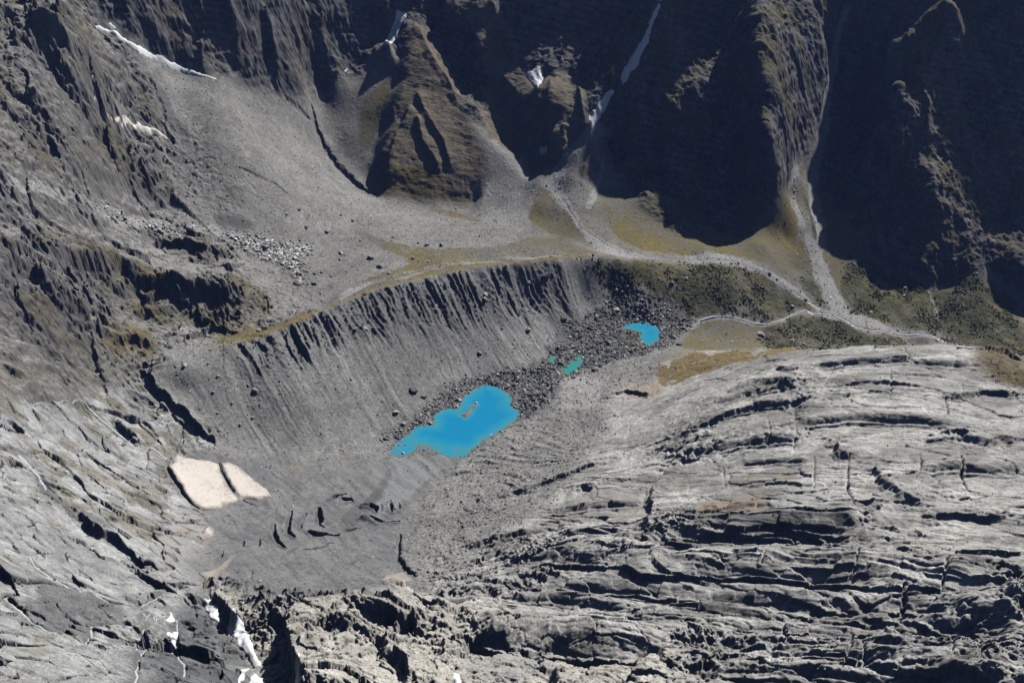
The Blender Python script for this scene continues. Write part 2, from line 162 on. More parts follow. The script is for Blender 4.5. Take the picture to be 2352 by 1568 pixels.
COVER = [('grass',[[(-353,2369),(-326,2383),(-303,2408),(-289,2405),(-299,2337),(-318,2303),(-336,2271),(-358,2281),(-360,2321)],[(-306,2217),(-250,2202),(-194,2209),(-158,2201),(-128,2190),(-111,2175),(-70,2119),(-117,2150),(-156,2150),(-222,2157),(-296,2176)],[(61,2151),(84,2143),(118,2071),(161,1973),(106,1985),(47,2053),(37,2076)],[(-346,1983),(-306,1953),(-246,1904),(-156,1884),(-23,1913),(41,1983),(106,1980),(179,1912),(91,1849),(7,1815),(-78,1784),(-160,1746),(-238,1701),(-311,1640),(-272,1746),(-194,1810),(-242,1864),(-312,1931)],[(153,2204),(166,2209),(173,2196),(165,2162),(152,2174)],[(-191,2125),(-155,2123),(-135,2115),(-50,2060),(-88,2067),(-134,2093),(-181,2115)],[(205,2150),(262,2185),(294,2101),(366,2040),(486,2062),(579,2119),(636,2200),(646,2125),(663,2047),(670,1939),(640,1983),(551,1992),(484,1996),(417,1995),(356,1966),(280,1958),(228,1995),(189,2063)],[(734,2255),(755,2209),(779,2128),(829,2065),(937,2020),(1038,2049),(1130,2024),(1128,1954),(1223,1859),(1074,1833),(948,1867),(868,1913),(734,1924),(714,1962),(698,2050),(716,2169)],[(164,1880),(228,1896),(312,1916),(409,1943),(526,1960),(585,1955),(655,1914),(604,1898),(529,1849),(424,1837),(376,1811),(325,1839),(263,1870),(191,1866)],[(364,1793),(432,1823),(518,1839),(622,1893),(723,1879),(838,1873),(585,1465),(509,1521),(409,1570),(326,1712)],[(-524,1527),(-460,1552),(-441,1580),(-393,1577),(-374,1617),(-348,1618),(-360,1580),(-411,1538),(-455,1508),(-489,1505)],[(-543,1666),(-496,1684),(-445,1656),(-442,1600),(-468,1562),(-514,1547),(-546,1559),(-523,1592),(-518,1642)],[(221,1764),(233,1769),(252,1754),(252,1711),(253,1687),(231,1691),(228,1740)],[(207,1688),(216,1685),(224,1655),(216,1651)],[(634,2202),(668,2233),(690,2297),(708,2317),(689,2242),(681,2158),(663,2198),(648,2159)]]),('shrub',[[(136,1871),(219,1892),(292,1902),(347,1892),(380,1848),(325,1848),(263,1870),(217,1837),(191,1855)],[(775,2109),(829,2065),(937,2020),(1036,2038),(1129,2018),(1120,1936),(1044,1579),(1059,1805),(947,1864),(867,1911),(734,1924),(717,1975)],[(518,1830),(599,1883),(656,1888),(717,1888),(754,1850),(845,1871),(565,1467),(480,1544),(508,1773)],[(274,1901),(409,1940),(526,1957),(584,1950),(637,1922),(529,1852),(424,1837),(376,1813),(325,1848)],[(654,1999),(670,1939),(677,1907),(650,1936),(622,1991)]]),('gold',[[(271,1603),(340,1613),(410,1573),(497,1535),(503,1513),(422,1494),(362,1519),(325,1521),(271,1507),(262,1564)]]),('gravel',[[(860,2631),(829,2609),(816,2569),(811,2538),(783,2486),(760,2465),(787,2527),(802,2574),(820,2614),(846,2632)],[(173,2248),(235,2282),(238,2276),(173,2227),(126,2197),(119,2147),(93,2148),(74,2174),(107,2204),(140,2230)],[(204,2214),(219,2257),(211,2213),(184,2096),(168,2057),(163,2085)],[(68,2162),(98,2173),(120,2125),(154,2020),(207,1969),(268,1936),(295,1923),(258,1919),(193,1909),(161,1971),(127,2058),(82,2137)],[(769,2475),(783,2489),(775,2441),(772,2407),(749,2356),(731,2303),(717,2250),(719,2191),(722,2142),(697,2137),(688,2176),(695,2235),(711,2299),(722,2331),(742,2370),(754,2408),(746,2420)],[(703,2319),(675,2275),(659,2219),(658,2188),(665,2152),(676,2132),(647,2123),(631,2145),(633,2197),(643,2226),(659,2260)],[(654,2125),(676,2111),(684,2086),(697,2137),(719,2142),(707,2064),(707,2016),(714,1971),(725,1920),(773,1918),(810,1898),(852,1897),(904,1903),(939,1892),(942,1874),(919,1870),(890,1880),(849,1886),(791,1868),(755,1877),(717,1888),(656,1888),(649,1912),(640,1927),(619,1950),(573,1955),(541,1961),(488,1956),(424,1950),(360,1940),(370,1964),(416,1981),(461,1987),(499,1985),(536,1973),(583,1974),(621,1962),(645,1936),(661,1909),(680,1908),(666,1963),(663,2009),(667,2060),(662,2109)],[(1057,2065),(1083,2066),(1112,2048),(1150,2025),(1149,2011),(1125,2028),(1104,2046),(1069,2051)],[(-318,1682),(-271,1735),(-191,1780),(-116,1803),(-66,1826),(64,1844),(100,1859),(64,1839),(-65,1801),(-115,1785),(-189,1751),(-268,1711),(-315,1664)],[(-800,1495),(-788,1518),(-765,1557),(-742,1605),(-715,1709),(-691,1777),(-645,1791),(-682,1741),(-717,1647),(-750,1564),(-779,1512)],[(-591,1824),(-564,1817),(-547,1818),(-517,1826),(-487,1840),(-461,1846),(-428,1856),(-396,1877),(-405,1842),(-420,1807),(-428,1775),(-449,1776),(-477,1782),(-502,1784),(-522,1792),(-554,1797),(-588,1804)]]),('mud',[[(-203,1348),(-194,1354),(-183,1351),(-173,1351),(-158,1347),(-140,1348),(-124,1359),(-113,1362),(-100,1347),(-105,1332),(-122,1305),(-143,1277),(-161,1221),(-188,1173),(-207,1158),(-200,1226),(-191,1268),(-192,1305)]]),('pale',[[(91,1592),(112,1598),(133,1591),(157,1557),(165,1534),(152,1494),(155,1457),(75,1473),(91,1555)],[(614,1350),(627,1351),(632,1316),(665,1279),(665,1248),(636,1259),(599,1294),(598,1330)],[(-468,1129),(-435,1106),(-420,1083),(-415,1034),(-417,1001),(-408,938),(-367,853),(-346,844),(-343,825),(-363,823),(-406,878),(-427,923),(-447,995)],[(-46,717),(-11,737),(31,706),(45,693),(32,619),(3,599),(-34,601),(-41,663)]]),('rust',[[(247,1060),(285,1063),(329,1046),(332,1016),(307,1001),(265,1013),(242,1032)],[(359,1110),(375,1099),(369,1061),(359,1039),(362,1075)],[(214,1497),(231,1520),(261,1509),(263,1482),(234,1499)],[(329,1687),(378,1600),(427,1533),(373,1508),(331,1519),(300,1515)],[(201,1533),(254,1543),(271,1489),(233,1480),(205,1496)],[(-444,1055),(-426,1047),(-420,1020),(-433,1017)],[(-359,1306),(-339,1287),(-325,1249),(-346,1269)]]),('wet',[[(-249,1157),(-227,1204),(-206,1247),(-197,1307),(-185,1348),(-188,1290),(-195,1232),(-214,1175),(-229,1109),(-240,1098)],[(-448,722),(-432,738),(-407,744),(-380,741),(-372,709),(-385,677),(-352,608),(-358,594),(-394,620),(-420,647)],[(-612,1028),(-579,1010),(-558,992),(-521,971),(-499,980),(-470,925),(-487,921),(-520,955),(-552,967),(-576,979)],[(225,1043),(280,1000),(367,964),(406,928),(382,905),(347,922),(280,960),(216,988)],[(-736,2062),(-710,2066),(-690,2025),(-642,1995),(-682,1984),(-704,2006),(-720,2036)],[(-584,1846),(-543,1858),(-503,1858),(-519,1837),(-553,1833),(-579,1830)]])]
STEP = [([(274.1,1299.0),(293.8,1304.0),(314.3,1312.0),(335.1,1321.0),(357.7,1324.0),(380.8,1329.0),(397.5,1323.0),(414.3,1318.0),(431.0,1313.0),(449.0,1308.0),(466.8,1303.0)],16,40,30,1),([(390.4,1394.0),(410.8,1403.0),(431.5,1404.0),(433.7,1371.0)],18,25,20,1),([(430.3,1446.0),(450.2,1436.0),(470.0,1419.0)],8,25,15,1),([(174.3,1022.0),(185.1,1071.0),(196.3,1126.0),(204.8,1172.0),(218.0,1193.0),(231.4,1214.0),(244.8,1234.0),(259.5,1250.0),(274.2,1265.0)],-18,60,25,1),([(167.1,988.0),(183.4,991.0),(199.5,993.0),(215.9,996.0),(230.5,990.0),(245.2,985.0),(259.7,980.0),(273.7,974.0),(288.0,971.0),(301.9,967.0),(315.7,963.0),(329.3,959.0),(341.3,953.0),(353.2,947.0),(365.0,941.0),(376.5,935.0),(387.9,929.0),(396.2,917.0),(404.2,905.0)],26,50,35,1.6),([(213.2,977.0),(227.6,971.0),(241.9,965.0),(255.9,959.0),(270.1,954.0),(283.4,947.0),(296.2,939.0),(309.1,932.0),(321.7,925.0),(332.2,918.0),(342.8,912.0)],12,25,20,1),([(28.9,1010.0),(45.9,1004.0),(62.9,999.0),(79.5,993.0),(95.9,987.0),(109.7,978.0),(123.3,969.0),(136.7,961.0),(149.7,952.0),(162.8,945.0),(175.7,918.0),(189.1,913.0),(202.1,907.0),(215.2,902.0),(227.8,896.0),(240.5,891.0),(252.7,885.0),(265.0,880.0),(276.9,874.0),(288.9,869.0),(298.8,862.0),(308.9,856.0),(318.8,850.0),(328.6,844.0),(339.5,836.0),(350.1,828.0),(360.5,820.0),(370.6,812.0),(380.2,805.0),(390.0,799.0),(399.1,792.0),(406.6,784.0),(413.8,776.0),(420.8,768.0),(427.6,760.0),(435.7,755.0),(443.0,749.0),(450.8,744.0),(459.0,740.0),(461.5,725.0),(464.1,711.0),(465.0,688.0)],40,60,45,2.6),([(-12.1,969.0),(3.4,962.0),(18.7,955.0),(33.7,948.0),(48.5,942.0),(61.4,935.0),(74.0,928.0),(86.5,921.0),(98.8,914.0),(111.0,908.0),(123.1,902.0),(134.7,894.0),(146.1,886.0),(157.5,879.0),(168.7,872.0),(179.8,865.0),(190.6,858.0),(201.2,850.0),(211.7,843.0),(221.9,835.0),(232.1,828.0),(242.1,821.0),(251.9,814.0),(261.2,806.0),(269.9,797.0),(278.7,789.0),(287.7,782.0),(296.2,774.0),(304.4,766.0),(315.0,762.0),(325.5,758.0),(335.9,754.0),(345.6,749.0),(355.7,745.0),(365.2,740.0),(371.2,722.0),(378.3,714.0),(385.8,707.0),(392.4,699.0),(399.5,692.0),(406.3,685.0),(412.6,678.0),(418.7,671.0),(424.7,664.0),(430.4,657.0),(436.0,650.0),(442.0,644.0)],32,55,40,2.2),([(-6.2,895.0),(9.2,887.0),(24.3,881.0),(39.2,874.0),(53.9,868.0),(66.5,859.0),(78.9,850.0),(91.0,841.0),(103.0,833.0),(114.9,826.0),(121.8,806.0)],14,35,25,2.5),([(179.4,790.0),(191.1,773.0),(202.2,756.0),(213.7,751.0),(224.8,745.0),(235.9,740.0),(246.6,734.0),(257.5,729.0)],12,35,25,2),([(-57.6,766.0),(-42.0,767.0),(-26.3,764.0),(-15.1,760.0),(-4.0,755.0),(7.0,749.0),(17.8,743.0),(28.6,740.0),(39.2,736.0),(49.7,732.0),(60.2,728.0),(73.8,719.0),(84.0,716.0),(94.0,712.0),(104.0,709.0),(113.9,706.0),(128.4,708.0),(143.0,710.0),(161.4,703.0),(169.6,680.0)],48,60,30,1.5),([(316.8,756.0),(326.5,743.0),(335.2,729.0),(340.8,717.0),(346.5,706.0),(351.5,694.0),(356.6,683.0)],10,25,20,1),([(379.6,735.0),(386.7,721.0),(393.8,708.0),(401.1,696.0),(406.5,687.0),(411.8,678.0),(416.8,669.0),(422.1,661.0),(428.3,653.0),(435.0,646.0),(441.4,639.0)],14,40,25,2.6),([(335.5,670.0),(347.7,671.0),(359.5,671.0),(371.7,672.0),(384.0,673.0),(393.3,666.0),(403.0,660.0),(417.7,664.0),(431.8,667.0),(438.4,656.0),(445.2,646.0)],12,35,25,2),([(248.1,670.0),(255.5,662.0),(262.7,654.0),(269.7,646.0),(277.8,640.0),(285.8,634.0),(294.0,629.0)],9,30,20,1),([(298.2,629.0),(307.1,622.0),(315.3,614.0),(323.7,607.0),(332.3,603.0),(340.7,599.0),(349.0,595.0),(357.7,592.0),(365.8,591.0),(374.4,591.0),(382.4,590.0)],10,30,20,1),([(286.9,588.0),(295.7,586.0),(304.9,585.0),(313.5,583.0),(321.1,579.0),(328.7,575.0),(336.7,572.0),(342.6,567.0),(348.4,562.0),(354.8,558.0),(360.3,553.0),(367.8,552.0),(375.3,551.0),(383.4,551.0),(391.6,551.0)],10,30,20,1),([(209.0,689.0),(217.6,681.0),(225.6,672.0),(233.7,664.0),(241.5,656.0),(249.2,648.0),(256.5,640.0),(264.7,634.0),(273.1,629.0),(280.9,623.0),(289.0,618.0),(296.3,611.0),(303.8,605.0),(311.1,599.0),(318.8,594.0),(325.8,588.0),(333.3,585.0),(341.3,583.0),(348.7,580.0),(355.9,577.0),(363.7,575.0),(373.4,574.0),(383.0,573.0),(393.3,573.0),(403.5,573.0)],18,40,26,2),([(181.7,624.0),(191.0,621.0),(199.8,617.0),(208.9,614.0),(217.9,611.0),(226.5,607.0),(234.9,603.0),(243.6,600.0),(251.8,596.0),(260.3,593.0),(268.7,590.0),(277.1,587.0),(285.3,584.0),(293.4,581.0),(301.5,578.0),(310.0,576.0),(317.1,572.0),(324.7,569.0),(331.6,565.0),(338.9,562.0),(345.6,558.0),(352.9,556.0),(359.5,553.0),(366.7,551.0),(373.8,549.0),(380.2,546.0),(387.2,544.0)],16,40,26,1.8),([(122.6,801.0),(134.7,789.0),(146.4,777.0),(157.8,765.0),(169.0,754.0),(179.5,746.0),(190.1,739.0),(200.2,731.0),(210.4,724.0),(220.0,716.0),(229.3,712.0),(238.1,707.0),(246.9,702.0),(255.4,697.0),(264.2,693.0),(272.5,688.0),(282.4,684.0),(291.8,679.0),(300.9,674.0),(310.4,670.0),(319.3,665.0),(328.5,661.0)],16,40,26,2),([(-93.8,925.0),(-79.3,923.0),(-64.9,920.0),(-50.5,916.0),(-36.1,907.0),(-22.1,900.0),(-8.2,893.0)],12,30,20,1.8),([(169.8,692.0),(183.5,690.0),(197.2,688.0),(208.1,668.0)],10,25,18,1),([(146.8,619.0),(159.4,624.0),(172.0,629.0),(180.2,624.0),(188.2,619.0)],9,25,18,1),([(-38.9,1215.0),(-20.7,1219.0),(-2.4,1222.0),(15.9,1226.0),(33.7,1235.0),(51.7,1243.0),(69.8,1252.0),(89.4,1262.0),(109.2,1273.0),(129.2,1284.0),(149.4,1294.0)],9,25,15,1),([(-71.4,1069.0),(-53.0,1082.0),(-34.1,1092.0),(-16.7,1094.0),(0.6,1096.0),(18.0,1098.0),(35.3,1100.0)],12,25,18,1),([(87.7,1201.0),(113.8,1214.0),(124.6,1212.0)],7,15,12,1),([(251.4,1239.0),(267.5,1235.0),(283.8,1233.0),(300.1,1231.0),(317.3,1224.0),(334.8,1219.0),(351.8,1213.0),(368.9,1208.0),(382.3,1201.0),(395.6,1194.0),(408.6,1187.0),(421.8,1181.0)],14,40,26,2),([(321.7,1154.0),(338.1,1149.0),(354.4,1144.0),(370.9,1140.0),(387.1,1125.0),(403.2,1111.0)],8,30,18,1.6),([(417.5,1232.0),(435.0,1229.0),(452.8,1227.0),(470.4,1225.0),(488.4,1224.0),(501.2,1215.0),(514.2,1207.0),(527.4,1200.0),(540.5,1193.0),(553.4,1186.0),(567.0,1175.0),(580.8,1165.0),(594.3,1155.0),(607.5,1145.0)],14,45,28,2.2),([(326.5,1372.0),(343.8,1374.0),(361.4,1377.0),(378.9,1380.0),(396.5,1383.0),(414.4,1380.0),(432.2,1377.0),(450.0,1374.0),(467.9,1372.0)],12,30,22,1.7),([(499.7,1416.0),(515.5,1412.0),(531.2,1408.0),(546.7,1404.0),(562.5,1401.0),(579.4,1391.0),(596.4,1382.0),(613.7,1374.0),(631.1,1367.0),(645.5,1359.0),(660.2,1352.0),(674.7,1345.0),(690.1,1340.0),(705.3,1335.0)],10,30,22,2),([(514.6,1022.0),(527.7,1022.0),(540.2,1021.0),(553.2,1021.0),(566.2,1021.0),(576.5,1013.0),(587.1,1006.0),(596.9,998.0),(607.1,991.0),(616.6,983.0)],12,40,26,2),([(78.0,1151.0),(93.5,1150.0),(109.0,1149.0),(124.5,1148.0),(139.8,1147.0),(155.5,1140.0),(171.0,1133.0),(186.3,1126.0)],10,30,20,1.8),([(94.8,1038.0),(110.6,1035.0),(126.1,1031.0),(141.6,1028.0),(156.9,1024.0),(171.9,1020.0),(182.7,1018.0)],12,30,20,1.8),([(318.8,1087.0),(334.7,1083.0),(350.4,1079.0),(365.5,1063.0),(380.9,1049.0)],5,20,12,1),([(535.8,1106.0),(548.9,1104.0),(562.5,1103.0),(576.0,1102.0),(590.1,1102.0),(601.0,1095.0),(611.8,1088.0),(621.9,1080.0),(632.3,1073.0)],7,25,18,1),([(613.3,1231.0),(630.8,1236.0),(647.9,1240.0),(665.0,1244.0),(682.7,1249.0),(697.1,1244.0),(711.4,1239.0),(725.6,1234.0)],8,25,20,1),([(504.7,1338.0),(520.1,1332.0),(536.1,1328.0),(552.0,1324.0),(565.5,1313.0),(579.6,1304.0),(593.5,1295.0)],5,25,15,1),([(171.9,1504.0),(203.5,1515.0),(224.7,1500.0),(244.8,1481.0)],7,15,14,1),([(582.2,1083.0),(570.4,1052.0),(559.4,1023.0),(548.8,995.0),(540.0,960.0),(531.8,927.0)],-6,25,10,1),([(-623.0,1426.0),(-607.5,1423.0),(-589.5,1414.0),(-574.9,1400.0),(-560.5,1386.0),(-538.9,1368.0),(-517.6,1350.0),(-491.3,1323.0),(-465.4,1308.0)],18,30,14,1),([(-550.9,982.0),(-533.9,973.0),(-517.0,964.0),(-499.3,938.0),(-481.8,912.0),(-465.7,917.0),(-443.2,898.0),(-419.2,871.0)],10,25,12,1),([(-610.4,1300.0),(-584.3,1279.0),(-561.2,1262.0)],7,20,10,1),([(-668.2,1098.0),(-659.4,1109.0),(-647.2,1107.0)],9,25,15,1),([(-710.6,1203.0),(-700.2,1206.0),(-689.3,1214.0)],10,25,15,1),([(-744.9,1444.0),(-735.7,1462.0),(-725.9,1480.0),(-714.8,1496.0),(-704.9,1517.0),(-695.0,1539.0),(-684.4,1561.0),(-671.2,1575.0),(-656.3,1586.0),(-639.5,1593.0),(-623.1,1596.0),(-606.1,1598.0),(-588.3,1598.0),(-570.4,1598.0),(-547.7,1608.0),(-524.6,1618.0),(-492.4,1622.0)],50,60,40,1),([(-764.0,1359.0),(-756.0,1374.0),(-748.1,1390.0),(-739.3,1405.0),(-728.2,1403.0),(-719.1,1405.0),(-709.8,1409.0),(-700.9,1414.0),(-690.4,1424.0),(-678.5,1432.0),(-664.3,1433.0)],40,55,40,1),([(-676.1,1717.0),(-657.0,1738.0),(-632.4,1746.0),(-608.0,1742.0),(-584.6,1741.0),(-560.4,1737.0),(-535.6,1731.0)],28,40,24,1),([(-851.5,1865.0),(-840.1,1842.0),(-820.3,1839.0),(-807.6,1839.0),(-797.4,1845.0),(-789.6,1866.0),(-782.6,1890.0),(-772.2,1872.0),(-760.6,1885.0),(-751.6,1879.0),(-741.8,1871.0)],80,50,34,1),([(-848.7,1631.0),(-835.2,1641.0),(-822.9,1654.0),(-813.2,1658.0),(-803.8,1663.0),(-794.0,1662.0),(-784.1,1661.0),(-772.2,1645.0)],34,45,30,1),([(-781.5,1665.0),(-772.8,1688.0),(-764.1,1712.0),(-757.3,1742.0),(-752.0,1792.0),(-739.0,1827.0),(-725.5,1861.0),(-713.3,1901.0),(-688.1,1915.0)],46,50,40,2),([(-792.7,1773.0),(-781.8,1806.0),(-768.7,1836.0),(-758.9,1859.0),(-752.9,1893.0),(-744.2,1922.0)],14,30,20,1),([(-856.3,1691.0),(-841.6,1689.0),(-828.3,1690.0),(-816.4,1698.0),(-804.3,1706.0)],22,30,16,1),([(-762.3,1628.0),(-756.7,1665.0),(-748.7,1699.0),(-741.0,1732.0),(-735.7,1773.0)],12,25,16,1),([(-797.8,1484.0),(-786.2,1494.0),(-775.8,1507.0),(-766.1,1522.0),(-756.9,1533.0),(-747.5,1544.0),(-738.3,1556.0),(-728.5,1574.0),(-718.3,1592.0),(-708.5,1612.0)],10,30,16,1),([(-752.7,1612.0),(-746.1,1636.0),(-739.0,1660.0),(-731.7,1685.0),(-724.7,1712.0),(-716.6,1739.0),(-708.6,1768.0),(-696.3,1788.0)],7,25,12,1),([(-718.2,1223.0),(-709.1,1236.0),(-700.7,1251.0),(-694.3,1278.0),(-685.3,1302.0)],9,20,12,1),([(-661.4,1438.0),(-650.8,1452.0),(-639.0,1464.0),(-622.7,1473.0),(-604.0,1477.0)],10,20,14,1),([(-563.1,1578.0),(-542.3,1582.0),(-521.4,1586.0),(-499.6,1587.0),(-476.9,1585.0)],8,20,12,1),([(-258.5,760.0),(-233.6,741.0),(-215.9,719.0),(-214.5,686.0),(-201.9,659.0),(-185.3,626.0),(-161.9,556.0),(-152.8,534.0)],40,60,28,1),([(-325.1,830.0),(-315.0,806.0),(-296.6,776.0),(-279.5,757.0),(-267.3,747.0)],20,40,20,1),([(-159.5,739.0),(-143.6,744.0),(-129.9,747.0),(-119.4,742.0),(-112.0,729.0)],34,45,30,1),([(-106.9,742.0),(-94.7,736.0),(-82.4,720.0)],20,30,20,1),([(-115.8,693.0),(-108.6,660.0),(-101.1,637.0),(-93.7,613.0),(-81.9,575.0)],20,40,22,1),([(46.5,658.0),(40.4,617.0),(36.1,580.0)],18,40,20,1),([(-175.0,714.0),(-162.5,706.0),(-150.9,687.0)],20,30,20,1),([(-75.5,711.0),(-64.3,676.0),(-53.2,632.0)],10,30,18,1),([(-345.3,691.0),(-331.5,683.0),(-326.8,694.0)],12,25,14,1),([(-316.1,697.0),(-306.3,692.0),(-302.0,702.0)],12,25,14,1),([(-265.1,614.0),(-267.6,648.0),(-250.4,626.0)],14,25,16,1),([(-565.3,882.0),(-566.6,901.0),(-559.3,906.0)],8,20,12,1),([(-511.6,795.0),(-503.7,792.0),(-493.4,779.0)],7,20,12,1),([(-500.8,986.0),(-494.0,985.0),(-489.5,986.0)],8,15,10,1),([(-504.7,1102.0),(-483.9,1093.0),(-456.9,1053.0)],5,20,10,1),([(-688.5,1151.0),(-683.8,1166.0),(-678.7,1181.0),(-676.8,1212.0),(-673.9,1243.0),(-672.3,1276.0),(-667.2,1304.0)],9,25,14,1),([(-659.2,1247.0),(-650.7,1286.0),(-643.8,1287.0)],8,25,12,1),([(-628.7,1223.0),(-617.9,1232.0),(-602.0,1239.0)],8,25,12,1),([(-611.7,1293.0),(-595.5,1285.0),(-581.1,1270.0),(-566.7,1262.0)],12,25,14,1),([(-619.1,1375.0),(-601.7,1372.0),(-576.4,1367.0),(-545.2,1351.0),(-517.0,1336.0)],8,22,10,1),([(-551.3,983.0),(-534.4,974.0),(-517.0,964.0),(-499.9,939.0),(-482.5,913.0),(-466.4,918.0),(-443.2,898.0),(-419.6,872.0)],9,30,14,1),([(445.2,1157.0),(445.7,1114.0),(453.8,1092.0)],12,25,14,1),([(462.2,1072.0),(464.4,1046.0),(466.0,1020.0),(467.3,994.0),(468.1,968.0),(474.1,953.0),(480.4,939.0),(492.5,937.0)],9,25,14,1),([(429.7,963.0),(432.9,953.0),(439.5,943.0)],8,18,12,1),([(410.9,830.0),(425.7,815.0),(438.5,804.0)],9,20,14,1),([(470.0,912.0),(482.7,908.0),(495.2,904.0),(504.7,898.0),(514.1,892.0),(523.9,887.0),(534.5,882.0),(544.9,877.0),(555.2,872.0)],9,25,14,1),([(576.7,1114.0),(595.6,1114.0),(607.4,1094.0)],10,22,14,1),([(633.5,1079.0),(647.3,1081.0),(654.6,1062.0)],12,22,16,1),([(87.9,1209.0),(103.6,1217.0),(124.2,1204.0)],8,20,12,1),([(-62.2,1140.0),(-52.5,1166.0),(-42.5,1191.0),(-36.2,1199.0)],7,18,12,1)]
CUT = [([(-317.2,1147.0),(-315.2,1109.0),(-310.9,1089.0),(-298.9,1074.0)],9,2.6),([(-331.5,1101.0),(-327.9,1081.0),(-317.2,1055.0),(-304.1,1043.0)],8,2.2),([(-298.2,1150.0),(-300.2,1114.0),(-295.0,1103.0)],7,2.4),([(-285.8,1097.0),(-272.5,1090.0),(-258.3,1094.0),(-244.0,1098.0)],10,4.0),([(-362.1,1053.0),(-358.2,1034.0)],5,1.5),([(-343.3,1063.0),(-339.2,1042.0)],5,1.5),([(-278.5,1190.0),(-269.2,1211.0),(-253.9,1224.0)],8,3.5),([(-283.1,1169.0),(-275.5,1122.0),(-267.3,1116.0)],9,4),([(-282.0,1048.0),(-262.4,1057.0),(-245.9,1074.0)],4,1.8),([(-224.8,1191.0),(-212.8,1198.0),(-203.3,1191.0),(-201.6,1178.0)],9,3),([(-221.1,1151.0),(-208.1,1163.0),(-189.3,1148.0),(-164.5,1152.0)],10,3.2),([(-184.5,1216.0),(-178.5,1182.0)],8,2.2),([(-196.3,1205.0),(-194.9,1184.0)],6,1.8),([(-171.2,1214.0),(-168.8,1192.0)],5,1.8),([(-158.2,1113.0),(-160.2,1058.0),(-144.3,1021.0),(-126.5,998.0)],7,5),([(-242.2,1114.0),(-217.6,1127.0)],5,2),([(-257.8,1210.0),(-239.3,1202.0)],9,4),([(-304.4,844.0),(-330.5,974.0)],4,1.6),([(-379.1,979.0),(-379.4,1019.0)],5,2.0),([(-307.1,1014.0),(-298.8,1032.0),(-290.1,1050.0)],4,2.0),([(414.3,1126.0),(400.3,1079.0),(387.0,1032.0)],4,1.1),([(452.9,1104.0),(441.3,1071.0),(430.0,1039.0),(416.7,994.0),(412.4,959.0)],6,1.6),([(528.1,1067.0),(518.2,1036.0),(498.0,1001.0)],4,1.1),([(573.4,1050.0),(562.2,1021.0),(551.3,993.0),(544.9,966.0),(551.5,947.0)],7,2.0),([(631.0,1240.0),(610.7,1180.0),(595.4,1162.0)],5,1.5),([(380.5,857.0),(364.8,816.0),(352.5,789.0)],5,1.2),([(446.3,798.0),(426.8,755.0),(406.3,713.0)],5,1.3),([(307.5,661.0),(287.7,619.0),(271.8,589.0)],6,1.4),([(301.4,634.0),(296.2,613.0),(291.9,593.0)],4,1.0),([(257.5,703.0),(251.6,675.0),(245.8,652.0)],5,1.3),([(384.7,643.0),(364.7,607.0),(351.4,577.0)],4,1.0),([(388.5,605.0),(376.6,580.0),(363.4,561.0)],5,1.3),([(475.5,1322.0),(497.6,1362.0),(519.0,1399.0),(529.0,1418.0)],3,1.0),([(389.1,1287.0),(380.0,1231.0),(368.2,1189.0)],3,1.0),([(429.0,1285.0),(420.1,1247.0),(411.7,1211.0),(400.4,1175.0),(389.6,1141.0)],3,1.0),([(595.4,1367.0),(584.3,1330.0),(573.0,1293.0),(552.6,1246.0)],3,1.0),([(289.9,1212.0),(300.0,1158.0),(290.1,1098.0)],3,1.0),([(300.6,904.0),(286.3,874.0),(273.8,844.0)],5,1.2),([(386.4,748.0),(375.2,718.0),(363.4,692.0)],7,2.0),([(-522.8,1259.0),(-521.6,1236.0),(-517.3,1226.0),(-504.4,1206.0),(-496.0,1190.0),(-484.3,1177.0),(-478.9,1164.0),(-464.6,1147.0),(-452.2,1132.0),(-441.4,1124.0)],7,2.6),([(-467.4,2327.0),(-456.7,2296.0),(-445.7,2279.0),(-434.2,2259.0),(-418.2,2243.0),(-401.4,2222.0),(-377.7,2205.0),(-354.1,2188.0),(-313.4,2171.0)],9,8),([(-528.4,2277.0),(-507.2,2278.0),(-482.4,2290.0),(-468.1,2295.0)],6,5),([(-553.7,1955.0),(-523.4,1958.0),(-505.3,1966.0),(-487.8,1977.0),(-465.6,1976.0)],3.5,4),([(-727.9,2048.0),(-712.1,2016.0),(-706.1,1993.0),(-701.9,1975.0),(-678.1,1964.0)],7,7),([(-453.3,1267.0),(-446.3,1250.0),(-434.7,1230.0),(-425.0,1213.0),(-413.9,1195.0),(-401.2,1178.0),(-390.0,1167.0),(-369.6,1156.0)],7,1.1)]
